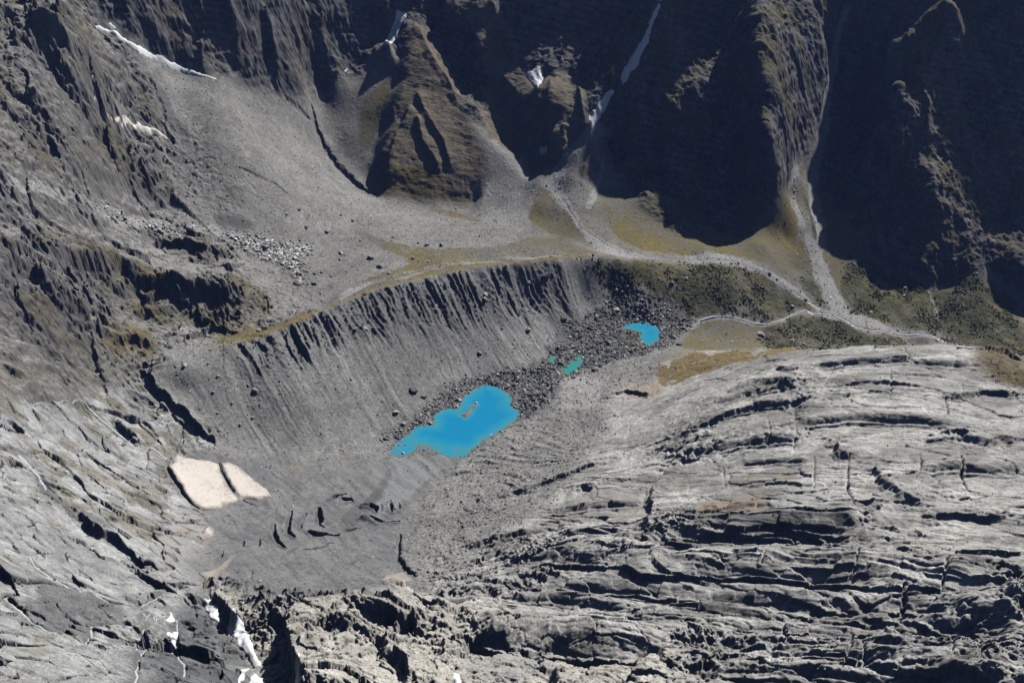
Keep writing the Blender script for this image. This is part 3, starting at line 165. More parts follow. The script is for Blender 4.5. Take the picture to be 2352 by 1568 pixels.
RIDGE = [([(-225.7,2505.0),(-212.3,2472.0),(-198.7,2436.0),(-177.4,2414.0),(-156.1,2389.0),(-142.9,2367.0),(-129.6,2341.0),(-116.4,2316.0)],10,16,26),([(-223.3,2358.0),(-212.2,2334.0),(-201.2,2310.0),(-175.9,2279.0),(-154.9,2250.0),(-146.3,2228.0),(-137.8,2206.0),(-129.4,2185.0)],13,13,44),([(-220.3,2305.0),(-212.2,2279.0),(-204.1,2253.0),(-178.0,2220.0),(-157.2,2190.0)],11,12,40),([(-231.4,2332.0),(-241.5,2310.0),(-251.7,2290.0),(-261.8,2269.0),(-269.6,2247.0),(-277.7,2227.0),(-277.6,2197.0),(-278.1,2172.0)],12,13,60),([(-177.9,2585.0),(-148.3,2526.0),(-122.0,2517.0),(-100.5,2491.0),(-78.9,2459.0),(-68.5,2443.0),(-57.9,2424.0),(-26.8,2399.0),(-9.6,2385.0),(7.5,2369.0),(24.5,2344.0),(32.0,2317.0),(39.4,2291.0)],20,30,60),([(-58.5,2531.0),(-48.0,2513.0),(-37.5,2496.0),(-27.0,2480.0),(-19.2,2463.0),(-11.4,2445.0),(-16.5,2417.0)],24,30,34),([(214.6,2490.0),(218.0,2434.0),(214.1,2401.0),(210.5,2371.0)],20,14,16),([(96.0,2376.0),(86.5,2317.0),(80.8,2302.0),(75.1,2290.0),(69.5,2279.0),(54.4,2256.0)],10,20,26),([(155.3,2334.0),(158.3,2282.0),(167.3,2247.0)],12,16,18),([(118.1,2256.0),(120.5,2241.0),(122.8,2225.0),(107.8,2206.0)],9,14,20),([(9.2,2328.0),(24.4,2293.0),(49.3,2244.0)],7,16,24),([(-556.8,2337.0),(-549.7,2331.0),(-542.4,2324.0),(-538.2,2314.0),(-533.5,2302.0),(-530.8,2284.0),(-527.2,2262.0)],26,24,16),([(-679.2,2231.0),(-676.4,2223.0),(-673.6,2215.0),(-670.1,2205.0),(-665.3,2192.0),(-658.9,2174.0),(-651.1,2151.0)],16,20,24),([(-744.6,2157.0),(-742.0,2149.0),(-739.7,2142.0),(-738.2,2135.0),(-735.6,2125.0)],14,14,16),([(-605.3,2265.0),(-603.2,2255.0),(-602.0,2248.0),(-600.8,2241.0),(-598.8,2235.0),(-596.5,2228.0),(-593.7,2219.0)],12,18,20),([(300.8,2278.0),(287.8,2268.0),(274.5,2256.0),(261.9,2249.0),(252.9,2246.0),(243.8,2242.0),(233.5,2228.0)],14,14,24),([(507.9,2285.0),(523.0,2255.0),(536.3,2219.0),(550.9,2176.0)],14,16,16),([(420.1,2301.0),(446.7,2302.0),(472.8,2299.0),(495.5,2284.0),(515.8,2259.0)],12,12,14),([(320.7,2294.0),(340.1,2279.0),(359.6,2265.0),(399.7,2258.0)],9,14,16),([(861.0,2364.0),(848.5,2394.0),(844.5,2379.0),(840.1,2363.0)],12,12,16),([(943.0,2310.0),(945.5,2289.0),(949.6,2272.0),(936.9,2248.0),(923.4,2222.0)],16,14,20),([(632.5,2485.0),(630.2,2436.0),(632.7,2406.0),(638.4,2389.0),(651.2,2387.0),(664.8,2388.0),(678.9,2390.0),(709.0,2402.0)],16,16,18),([(759.6,2556.0),(775.6,2561.0),(791.7,2566.0),(806.4,2566.0),(809.9,2555.0),(812.8,2542.0)],16,16,14),([(224.6,2268.0),(208.4,2246.0),(192.6,2226.0),(174.1,2197.0),(155.5,2164.0)],10,12,16),([(683.4,2223.0),(686.9,2190.0),(689.9,2156.0),(688.4,2121.0),(687.4,2088.0)],5,8,8),([(-724.6,2137.0),(-731.0,2107.0),(-733.2,2066.0),(-726.0,2045.0),(-717.5,2020.0),(-708.5,1994.0)],10,14,14),([(-808.8,2081.0),(-795.9,2075.0),(-781.4,2065.0),(-767.2,2056.0),(-754.8,2047.0),(-742.8,2039.0)],12,16,14),([(-313.9,1148.0),(-311.8,1109.0),(-305.8,1085.0),(-293.0,1066.0)],3.5,6,8),([(-326.2,1097.0),(-323.0,1078.0),(-312.9,1054.0),(-299.4,1041.0)],3,6,8),([(-293.2,1147.0),(-295.3,1111.0),(-289.1,1095.0)],3,5,7),([(-220.6,1150.0),(-207.8,1163.0),(-187.0,1149.0),(-164.0,1150.0)],5,8,8),([(-228.4,1189.0),(-212.9,1201.0),(-198.5,1193.0),(-191.5,1203.0)],5,8,8),([(-285.4,1097.0),(-272.1,1090.0),(-257.2,1095.0),(-241.8,1099.0)],4,7,7),([(-280.4,1157.0),(-275.0,1173.0),(-261.3,1205.0)],5,8,8),([(-246.2,1193.0),(-233.4,1223.0),(-217.9,1239.0)],4,8,8),([(-412.0,1109.0),(-390.3,1102.0),(-368.0,1093.0),(-349.6,1099.0),(-331.0,1105.0),(-315.0,1124.0),(-299.2,1146.0)],2.5,14,14)]
SNOW = [([(-837.3,2055.0),(-825.4,2072.0),(-807.0,2079.0),(-795.9,2086.0),(-781.7,2089.0),(-765.2,2095.0),(-754.1,2110.0),(-749.0,2117.0),(-729.3,2134.0),(-716.1,2145.0),(-702.3,2155.0),(-679.4,2154.0),(-655.5,2152.0),(-632.1,2158.0),(-631.6,2155.0),(-660.7,2147.0),(-698.3,2144.0),(-720.2,2133.0),(-743.7,2113.0),(-758.0,2084.0),(-780.6,2081.0),(-799.1,2075.0),(-815.1,2069.0),(-829.2,2058.0)],6,'w','long thin white snow strip along the foot of the upper left rock wall'),([(-812.8,2086.0),(-809.8,2091.0),(-799.1,2090.0),(-801.1,2085.0),(-806.7,2082.0),(-810.4,2082.0)],3,'w','tiny snow patch in shade just above the long thin snow strip'),([(-764.0,1834.0),(-758.3,1857.0),(-753.3,1882.0),(-749.0,1917.0),(-734.8,1944.0),(-714.6,1958.0),(-698.5,1969.0),(-691.1,1968.0),(-692.5,1963.0),(-710.8,1949.0),(-732.3,1931.0),(-744.2,1912.0),(-748.6,1878.0),(-755.2,1850.0)],9,'c','cream coloured snow tongue at the mouth of the shaded left couloir'),([(-779.4,1856.0),(-776.6,1869.0),(-772.1,1872.0),(-769.7,1856.0),(-765.5,1851.0),(-760.5,1855.0),(-763.8,1837.0),(-768.8,1833.0),(-771.8,1839.0),(-773.2,1853.0),(-776.1,1855.0)],6,'w','narrow winding snow ribbon lying in the shaded couloir above the cream snow tongue'),([(-796.7,1831.0),(-794.7,1836.0),(-787.9,1844.0),(-789.4,1836.0),(-793.7,1828.0)],5,'w','short snow sliver high in the shaded left couloir'),([(-281.1,2548.0),(-267.4,2549.0),(-255.0,2545.0),(-256.4,2534.0),(-265.1,2528.0),(-271.7,2515.0),(-283.2,2498.0),(-299.0,2447.0),(-320.4,2457.0),(-316.1,2471.0),(-305.4,2510.0),(-293.7,2526.0),(-284.8,2536.0)],4,'w','pointed snow field in shade left of the pyramid shaped crag'),([(-391.9,2453.0),(-387.7,2450.0),(-393.9,2429.0),(-405.5,2411.0),(-402.2,2434.0)],3,'w','narrow snow sliver in shade above the grey debris fan'),([(-383.0,2451.0),(-375.5,2452.0),(-377.5,2439.0),(-383.7,2438.0)],3,'w','smaller stubby snow fleck beside the narrow sliver above the debris fan'),([(59.9,2413.0),(74.2,2407.0),(75.1,2383.0),(69.9,2362.0),(59.5,2343.0),(53.2,2348.0),(45.1,2376.0),(33.3,2397.0),(36.8,2405.0),(53.0,2408.0)],7,'w','rounded snow dome half in sun between two brown crags'),([(341.7,2427.0),(363.4,2520.0),(345.4,2412.0),(332.0,2397.0),(322.3,2386.0),(315.6,2373.0),(292.6,2348.0),(292.0,2335.0),(271.8,2329.0),(264.9,2315.0),(251.1,2311.0),(248.8,2324.0),(256.0,2341.0),(265.9,2346.0),(273.0,2358.0),(291.5,2372.0),(303.3,2381.0),(311.9,2393.0),(322.0,2408.0),(332.0,2418.0)],4,'w','longest snow ribbon filling the shaded gully up to the top edge'),([(228.2,2313.0),(237.3,2308.0),(228.8,2299.0),(215.2,2283.0),(201.3,2268.0),(187.7,2253.0),(180.4,2244.0),(174.1,2257.0),(176.3,2270.0),(173.2,2279.0),(189.6,2279.0),(203.4,2294.0),(213.7,2304.0)],4,'w','lower snow ribbon in the shaded gully above the debris cone'),([(63.6,2265.0),(75.8,2257.0),(83.4,2223.0),(83.3,2217.0),(70.5,2230.0),(61.2,2258.0)],4,'w','small snow block in the slot beneath the brown crags'),([(862.4,2630.0),(872.6,2628.0),(867.8,2621.0),(861.6,2618.0)],3,'w','small blue white snow patch at the top edge above the dark right gully'),([(-518.7,1257.0),(-515.9,1270.0),(-501.6,1265.0),(-487.0,1263.0),(-465.8,1265.0),(-452.0,1262.0),(-445.6,1245.0),(-433.9,1224.0),(-423.8,1206.0),(-413.1,1189.0),(-399.6,1169.0),(-400.6,1158.0),(-409.1,1151.0),(-415.4,1137.0),(-424.6,1127.0),(-438.9,1121.0),(-449.2,1129.0),(-461.2,1143.0),(-475.2,1160.0),(-480.9,1175.0),(-492.2,1186.0),(-500.4,1202.0),(-513.7,1221.0),(-517.5,1231.0),(-515.6,1243.0)],4,'b','large beige old snow patch with a ragged dark left edge'),([(-450.0,1264.0),(-437.6,1269.0),(-423.0,1263.0),(-402.7,1242.0),(-384.7,1221.0),(-366.5,1207.0),(-354.5,1187.0),(-364.5,1180.0),(-372.8,1171.0),(-386.3,1175.0),(-395.9,1169.0),(-404.4,1178.0),(-418.4,1201.0),(-432.7,1228.0),(-442.5,1245.0)],3.2,'b','beige old snow slab right of the crack,tapering to a frayed tip'),([(-416.9,1078.0),(-406.6,1072.0),(-404.4,1068.0),(-402.0,1050.0),(-407.5,1028.0),(-415.1,1035.0),(-414.4,1048.0),(-417.8,1059.0)],6,'b','small beige snow scrap under the large beige patch'),([(-336.2,817.0),(-329.5,818.0),(-312.0,794.0),(-303.3,774.0),(-305.6,770.0),(-315.9,777.0),(-328.2,797.0)],4,'w','white snow patch at the head of the gully behind the brown ridge'),([(-290.5,776.0),(-281.1,760.0),(-274.4,754.0),(-260.2,729.0),(-252.2,708.0),(-236.8,679.0),(-241.9,675.0),(-256.9,703.0),(-265.8,711.0),(-276.5,728.0),(-284.5,735.0),(-295.7,762.0),(-290.6,767.0)],4,'w','biggest white snow patch in the gully beside the brown ridge'),([(-248.3,670.0),(-243.1,672.0),(-244.0,660.0),(-244.0,635.0),(-244.6,628.0),(-248.3,651.0)],3,'w','thin slanting snow strip on the dark rock'),([(-239.1,661.0),(-228.0,655.0),(-202.7,573.0),(-231.3,609.0),(-240.4,642.0)],4,'w','squarish snow patch on the dark rock at the bottom edge'),([(-193.9,641.0),(-188.1,644.0),(-175.8,588.0),(-170.1,560.0),(-182.1,585.0)],4,'w','lone snow patch in the shaded notch of the brown ridge'),([(-51.4,614.0),(-47.4,620.0),(-40.9,591.0),(-47.4,591.0)],3,'w','small white snow patch low on the pale rock at the bottom edge'),([(-171.6,971.0),(-165.5,994.0),(-144.6,1008.0),(-126.3,980.0),(-136.3,969.0),(-121.7,818.0),(-132.3,818.0)],3,'d','dirty brownish snow patch where the debris ice meets the ridge'),([(-383.8,935.0),(-375.5,969.0),(-368.8,996.0),(-362.0,1013.0),(-362.4,986.0),(-367.6,955.0),(-327.9,843.0),(-340.6,835.0),(-372.1,921.0)],4,'d','dirty tan snow wedge at the left end of the brown ridge'),([(-353.3,755.0),(-357.1,780.0),(-349.0,765.0),(-343.2,757.0),(-350.9,752.0)],2,'w','bright white snow scrap above the twin white rills on the dark slab'),([(-333.4,709.0),(-336.2,727.0),(-330.0,724.0),(-323.1,709.0),(-324.8,694.0)],2,'w','snow scrap midway down the white rill on the dark slab'),([(-309.7,651.0),(-320.8,684.0),(-317.7,690.0),(-312.6,679.0),(-310.0,661.0)],2,'w','lowest snow scrap beside the white rill on the dark slab')]
RILL = [([(-671.6,1186.0),(-669.5,1207.0),(-663.4,1221.0),(-659.7,1251.0),(-653.4,1284.0),(-644.6,1287.0),(-634.1,1283.0),(-620.8,1274.0),(-606.0,1272.0),(-591.2,1268.0),(-579.9,1263.0),(-565.1,1260.0),(-550.6,1265.0),(-536.1,1257.0),(-523.4,1256.0)],1.7),([(-625.1,1043.0),(-612.4,1032.0),(-597.9,1020.0),(-579.6,1000.0),(-570.6,987.0)],3.0),([(-448.2,658.0),(-437.3,650.0),(-422.6,641.0),(-402.2,620.0),(-386.7,612.0),(-371.1,604.0),(-354.2,591.0),(-344.6,587.0),(-362.2,626.0),(-384.5,673.0),(-382.9,687.0),(-373.1,693.0),(-371.2,707.0),(-361.3,705.0),(-364.0,725.0),(-362.2,759.0)],1.6),([(-483.0,772.0),(-465.7,750.0),(-453.4,745.0),(-439.0,738.0),(-424.0,737.0),(-414.4,749.0),(-398.5,742.0),(-388.3,746.0),(-379.0,754.0),(-381.2,775.0),(-379.5,797.0),(-375.7,816.0)],1.5),([(-360.5,758.0),(-354.6,732.0),(-351.3,703.0),(-346.5,684.0),(-333.9,663.0),(-316.2,618.0),(-305.5,586.0),(-285.1,534.0)],1.3),([(-422.2,877.0),(-413.5,882.0),(-405.7,878.0),(-400.2,905.0)],1.2),([(-344.9,760.0),(-330.3,727.0),(-319.2,694.0),(-296.1,639.0),(-286.8,630.0),(-275.3,596.0)],1.5),([(-345.9,600.0),(-336.8,604.0),(-333.0,622.0),(-325.2,615.0),(-335.5,661.0)],1.0)]
BROOK = [([(362.4,1791.0),(383.7,1816.0),(409.3,1828.0),(450.9,1840.0),(479.9,1845.0),(504.4,1843.0),(532.3,1845.0),(562.2,1858.0),(600.9,1892.0),(626.0,1906.0),(639.7,1897.0),(659.0,1900.0)],4.0),([(659.0,1900.0),(701.9,1893.0),(729.3,1875.0),(760.0,1871.0),(802.9,1886.0),(822.8,1886.0),(862.6,1891.0),(899.2,1888.0),(919.7,1873.0)],4.5),([(110.7,2121.0),(122.3,2088.0),(133.6,2054.0),(144.6,2021.0),(165.2,1998.0),(185.8,1978.0),(205.9,1956.0),(237.2,1944.0),(267.3,1925.0),(295.9,1933.0),(324.7,1940.0),(353.7,1947.0),(383.1,1956.0),(411.5,1959.0),(440.2,1963.0),(470.5,1973.0),(495.4,1968.0),(520.6,1964.0),(546.6,1963.0),(567.9,1957.0),(589.6,1952.0),(610.4,1944.0),(630.2,1933.0),(663.2,1910.0)],2.2),([(-312.7,1651.0),(-297.7,1671.0),(-283.0,1695.0),(-269.3,1728.0),(-240.8,1724.0),(-213.5,1727.0),(-194.4,1740.0),(-175.4,1755.0),(-155.7,1766.0),(-133.8,1776.0),(-111.9,1789.0),(-81.2,1797.0),(-50.2,1807.0),(-24.5,1807.0),(1.1,1812.0),(32.9,1833.0),(54.8,1843.0),(76.9,1851.0),(100.7,1859.0),(124.6,1867.0),(149.2,1880.0),(173.7,1889.0)],1.6),([(923.7,1941.0),(932.6,1971.0),(931.6,2019.0)],1.6)]
LAKE = [([(-48.3,1579.9),(-36.1,1572.4),(-22.8,1566.2),(-10.8,1555.2),(-2.9,1540.7),(3.0,1527.5),(-2.8,1509.9),(4.9,1498.3),(13.8,1491.4),(16.9,1477.7),(12.4,1464.2),(2.3,1450.9),(-8.9,1435.6),(-21.3,1422.7),(-32.2,1409.9),(-43.0,1397.3),(-54.8,1384.8),(-62.9,1372.5),(-72.0,1356.4),(-76.5,1350.4),(-89.6,1348.0),(-100.1,1345.4),(-111.6,1358.4),(-123.6,1358.4),(-131.4,1368.4),(-143.9,1374.6),(-158.4,1374.6),(-167.0,1362.4),(-179.3,1352.4),(-194.0,1356.4),(-204.0,1360.4),(-201.1,1378.6),(-193.0,1395.2),(-184.4,1407.8),(-176.1,1424.8),(-165.1,1442.1),(-151.7,1446.5),(-138.0,1446.5),(-138.1,1466.5),(-133.9,1480.0),(-119.5,1496.0),(-109.5,1500.6),(-100.2,1493.7),(-91.8,1507.6),(-93.8,1524.0),(-86.6,1538.3),(-74.1,1555.2),(-67.8,1562.5),(-54.8,1572.4)],0.0,'blue',5.0),([(214.7,1769.9),(230.2,1795.3),(251.2,1799.9),(260.7,1806.0),(272.3,1804.5),(284.6,1796.9),(292.3,1787.8),(297.7,1772.9),(296.5,1746.5),(290.4,1726.4),(277.3,1712.2),(266.7,1706.6),(255.4,1706.6),(252.4,1717.8),(251.5,1734.9),(253.3,1758.1),(242.8,1761.1),(233.5,1769.9),(222.9,1765.5)],5.0,'blue',5.0),([(197.5,1738.7),(204.8,1740.1),(216.2,1724.4),(213.7,1713.0),(206.3,1708.8),(199.1,1724.4)],4.5,'teal',2.5),([(67.8,1661.4),(73.8,1674.9),(85.0,1677.6),(90.6,1677.6),(88.7,1664.1),(85.3,1648.0),(79.5,1640.1),(87.5,1634.8),(97.0,1632.2),(105.6,1640.1),(106.3,1656.0),(109.3,1661.4),(117.4,1656.0),(123.9,1674.9),(132.8,1683.1),(140.3,1669.5),(136.4,1650.7),(135.7,1640.1),(129.6,1629.6),(117.6,1608.9),(109.2,1603.8),(96.8,1597.4),(94.8,1614.0),(89.9,1627.0),(83.5,1637.5),(76.9,1642.7),(67.5,1650.7)],2.5,'teal',3.0),([(111.9,1699.9),(119.5,1697.1),(118.5,1691.0),(112.2,1692.1)],4.0,'teal',1.5),([(164.0,1651.7),(177.5,1649.0),(180.1,1643.7),(172.5,1637.9),(163.4,1644.3)],3.5,'blue',1.5)]
ISLE = [([(-90.4,1475.5),(-79.3,1484.5),(-71.1,1505.2),(-62.3,1512.2),(-60.9,1507.6),(-69.4,1493.7),(-71.5,1480.0),(-79.8,1464.2),(-86.4,1470.9)],2.0)]
SHALLOW = [([(-204.0,1360.4),(-196.9,1384.8),(-180.6,1405.7),(-153.1,1399.4),(-127.5,1382.8),(-103.1,1378.6),(-75.1,1374.6),(-76.5,1350.4),(-113.2,1344.4),(-161.2,1350.4)],1.1),([(-159.2,1384.8),(-144.8,1385.8),(-127.3,1378.6),(-124.0,1364.4),(-128.4,1358.4),(-143.9,1374.6),(-160.8,1374.6)],0.25)]
STRATA = [[(293,1505),(314,1506),(334,1507),(355,1508),(376,1510),(397,1514),(417,1511),(437,1509),(457,1508),(478,1509),(500,1515),(522,1520),(638,1789),(665,1799),(568,1483),(580,1464),(597,1459),(612,1452),(626,1443),(642,1439),(658,1435),(673,1429),(688,1425),(922,1861),(947,1864)],[(107,1311),(125,1323),(143,1335),(162,1347),(180,1358),(199,1368),(218,1378),(236,1388),(254,1395),(271,1400),(289,1405),(306,1411),(324,1412),(343,1414),(361,1417),(379,1420),(398,1423),(416,1423),(434,1422),(453,1422),(472,1423),(488,1413),(504,1403),(519,1392),(535,1383),(550,1374),(566,1366),(580,1359),(594,1352),(608,1346),(623,1340),(638,1336),(652,1331),(667,1327),(682,1324),(695,1315),(708,1307),(720,1298),(733,1290),(746,1282),(758,1273)],[(30,1243),(47,1249),(64,1255),(82,1260),(99,1266),(117,1272),(135,1278),(153,1283),(171,1295),(189,1306),(207,1315),(225,1323),(243,1327),(262,1330),(280,1333),(298,1333),(315,1334),(332,1336),(350,1338),(367,1341),(385,1344),(403,1338),(420,1333),(438,1328),(455,1323),(472,1318),(486,1305),(501,1294),(515,1283),(529,1273),(543,1263),(558,1255),(572,1247),(586,1239),(599,1231),(611,1223),(624,1216),(636,1208),(648,1202),(660,1195),(673,1189),(685,1183),(698,1178),(710,1171)],[(-56,1195),(-39,1206),(-22,1217),(-4,1227),(14,1238),(32,1248),(50,1258),(66,1265),(83,1272),(100,1279),(116,1287),(133,1295),(150,1302),(168,1304),(185,1305),(202,1305),(219,1303),(235,1299),(251,1293),(266,1285),(281,1277),(298,1274),(314,1272),(330,1271),(346,1269),(360,1263),(375,1256),(389,1250),(403,1244),(417,1238),(431,1232),(445,1227),(458,1222),(470,1211),(482,1201),(494,1191),(506,1181),(517,1172),(528,1162),(540,1154),(551,1145),(562,1136),(573,1127),(583,1118),(594,1110),(605,1102),(615,1093),(624,1084),(635,1076),(644,1068),(654,1060)],[(-122,1151),(-106,1167),(-90,1181),(-73,1195),(-56,1209),(-39,1222),(-22,1227),(-4,1231),(13,1235),(30,1239),(48,1242),(66,1245),(83,1248),(100,1246),(116,1244),(132,1242),(149,1239),(165,1237),(181,1233),(196,1229),(212,1223),(227,1217),(241,1211),(256,1205),(270,1199),(285,1194),(299,1188),(313,1183),(327,1178),(340,1170),(354,1163),(366,1156),(379,1149),(392,1142),(405,1136),(418,1130),(430,1124),(442,1115),(453,1106),(464,1097),(475,1089),(486,1081),(497,1073),(508,1065),(519,1058),(529,1049),(539,1041),(548,1032),(558,1024),(568,1016),(578,1008),(587,1000),(596,992),(606,985),(614,977)],[(-149,1076),(-135,1094),(-121,1111),(-106,1126),(-91,1141),(-76,1154),(-58,1157),(-41,1159),(-23,1161),(-6,1162),(12,1163),(30,1164),(47,1164),(63,1163),(79,1163),(94,1162),(110,1161),(126,1160),(141,1158),(156,1157),(172,1156),(187,1153),(202,1149),(216,1143),(230,1137),(244,1130),(257,1123),(271,1117),(284,1110),(297,1102),(309,1094),(322,1087),(334,1079),(346,1072),(358,1065),(370,1059),(382,1053),(394,1047),(406,1042),(416,1032),(427,1023),(437,1014),(448,1006),(458,998),(468,990),(478,982),(488,975),(497,967),(506,959),(516,952),(525,944),(534,937),(543,930),(553,924),(562,917),(571,911),(579,904)],[(-141,1003),(-128,1021),(-115,1036),(-101,1051),(-87,1066),(-72,1079),(-57,1086),(-42,1091),(-26,1095),(-11,1099),(5,1103),(20,1107),(36,1111),(52,1103),(68,1096),(84,1089),(100,1081),(116,1073),(131,1064),(146,1055),(160,1046),(175,1037),(188,1031),(202,1026),(215,1021),(228,1016),(242,1011),(254,1006),(267,1001),(280,996),(292,990),(304,985),(316,980),(327,975),(339,970),(351,966),(362,961),(374,957),(384,952),(396,948),(406,938),(417,929),(427,920),(437,911),(447,902),(456,893),(466,886),(474,878),(483,871),(491,864),(499,856),(507,849),(515,842),(523,835),(531,829),(538,822)],[(-72,1010),(-58,1019),(-44,1028),(-29,1035),(-15,1039),(0,1043),(15,1047),(30,1052),(45,1046),(60,1039),(74,1033),(88,1026),(102,1020),(116,1012),(130,1005),(143,999),(157,992),(170,985),(182,977),(195,969),(207,961),(220,953),(232,946),(244,939),(255,932),(267,925),(278,918),(290,911),(301,904),(312,896),(323,889),(334,882),(345,874),(355,867),(366,860),(376,852),(386,845),(395,837),(404,830),(412,822),(421,815),(430,808),(438,800),(446,793),(453,784),(460,775),(467,766),(473,757),(480,748),(486,740),(492,732)],[(-97,955),(-83,966),(-70,976),(-56,986),(-42,995),(-27,1003),(-13,1010),(2,1001),(17,993),(32,986),(46,978),(60,971),(74,964),(88,957),(101,951),(115,944),(128,938),(140,929),(152,920),(163,911),(175,903),(186,895),(197,887),(209,880),(219,872),(230,865),(241,858),(251,851),(261,844),(272,838),(282,831),(293,825),(303,818),(313,812),(323,806),(333,800),(343,794),(353,789),(362,783),(372,777),(380,770),(388,762),(396,754),(403,746),(410,738),(418,731),(425,724),(432,717),(440,710),(446,703),(454,697),(461,691),(468,685)],[(-102,818),(-101,916),(-87,917),(-74,917),(-60,916),(-47,916),(-33,916),(-20,915),(-6,914),(7,904),(20,896),(33,889),(45,881),(58,874),(70,867),(82,859),(94,852),(105,846),(117,840),(129,830),(140,821),(152,812),(163,803),(174,795),(185,786),(195,777),(206,769),(217,763),(229,758),(240,752),(251,746),(262,741),(271,734),(281,728),(290,721),(299,715),(308,708),(317,702),(325,695),(334,689),(342,682),(351,679),(359,675),(368,672),(377,669),(386,666),(395,663),(404,660),(412,657),(421,654),(430,652),(438,649),(447,647)],[(-83,807),(-71,814),(-58,819),(-45,821),(-32,820),(-19,817),(-6,813),(7,807),(19,801),(31,797),(43,793),(55,788),(67,784),(78,779),(89,774),(101,769),(112,764),(123,760),(133,752),(144,745),(154,737),(165,730),(175,723),(185,716),(194,709),(204,703),(213,697),(222,691),(231,685),(240,679),(249,673),(257,667),(265,661),(274,655),(282,650),(290,645),(299,640),(307,635),(315,630),(323,626),(331,621),(339,619),(347,617),(356,615),(364,613),(373,612),(381,610),(389,609),(397,607),(406,606),(415,605),(423,604)],[(-32,704),(-21,705),(-9,705),(2,704),(14,702),(25,701),(36,698),(47,696),(58,695),(70,693),(81,689),(92,684),(102,680),(113,676),(124,672),(134,667),(145,663),(155,658),(164,655),(173,651),(183,648),(192,644),(200,640),(209,636),(218,632),(226,628),(234,624),(243,620),(251,616),(260,613),(268,609),(277,606),(285,603),(293,600),(302,597),(310,594),(318,591),(325,588),(333,585),(340,582),(348,579),(355,576),(362,573),(369,570),(376,567),(383,564),(390,562),(398,560)],[(-28,601),(-19,601),(-10,600),(0,600),(9,599),(18,598),(27,597),(36,596),(45,595),(54,595),(64,594),(72,593),(81,592),(90,591),(99,589),(108,588),(117,587),(125,585),(134,584),(143,582),(151,581),(160,579),(168,577),(176,575),(184,573),(192,571),(201,569),(209,567),(216,565),(224,563),(232,561),(240,559),(248,557),(255,555),(263,553),(270,551),(278,549),(286,548),(293,546),(300,544),(308,542),(315,540),(323,539),(330,537),(337,535),(344,533),(350,531),(358,530),(365,528),(371,526),(379,525)]]
MCREST = [(-508.1,1483.0),(-481.4,1496.0),(-433.9,1528.0),(-389.2,1560.0),(-345.2,1601.0),(-310.5,1636.0),(-237.7,1696.0),(-159.5,1741.0),(-77.8,1780.0),(6.9,1812.0),(94.4,1848.0),(155.6,1883.0)]
RILLN = (0.817,0.577)
COVER_BLOCK = [(-556,1812),(-547,1818),(-517,1826),(-487,1840),(-461,1846),(-428,1856),(-395,1873),(-405,1842),(-413,1809),(-392,1767),(-392,1721),(-412,1720),(-425,1756),(-448,1771),(-476,1778),(-500,1779),(-521,1787),(-554,1797)]
COVER_STRIP = [(-800,1495),(-788,1518),(-765,1557),(-742,1605),(-715,1709),(-691,1777),(-645,1791),(-583,1805),(-611,1758),(-681,1737),(-716,1644),(-749,1561),(-779,1511)]
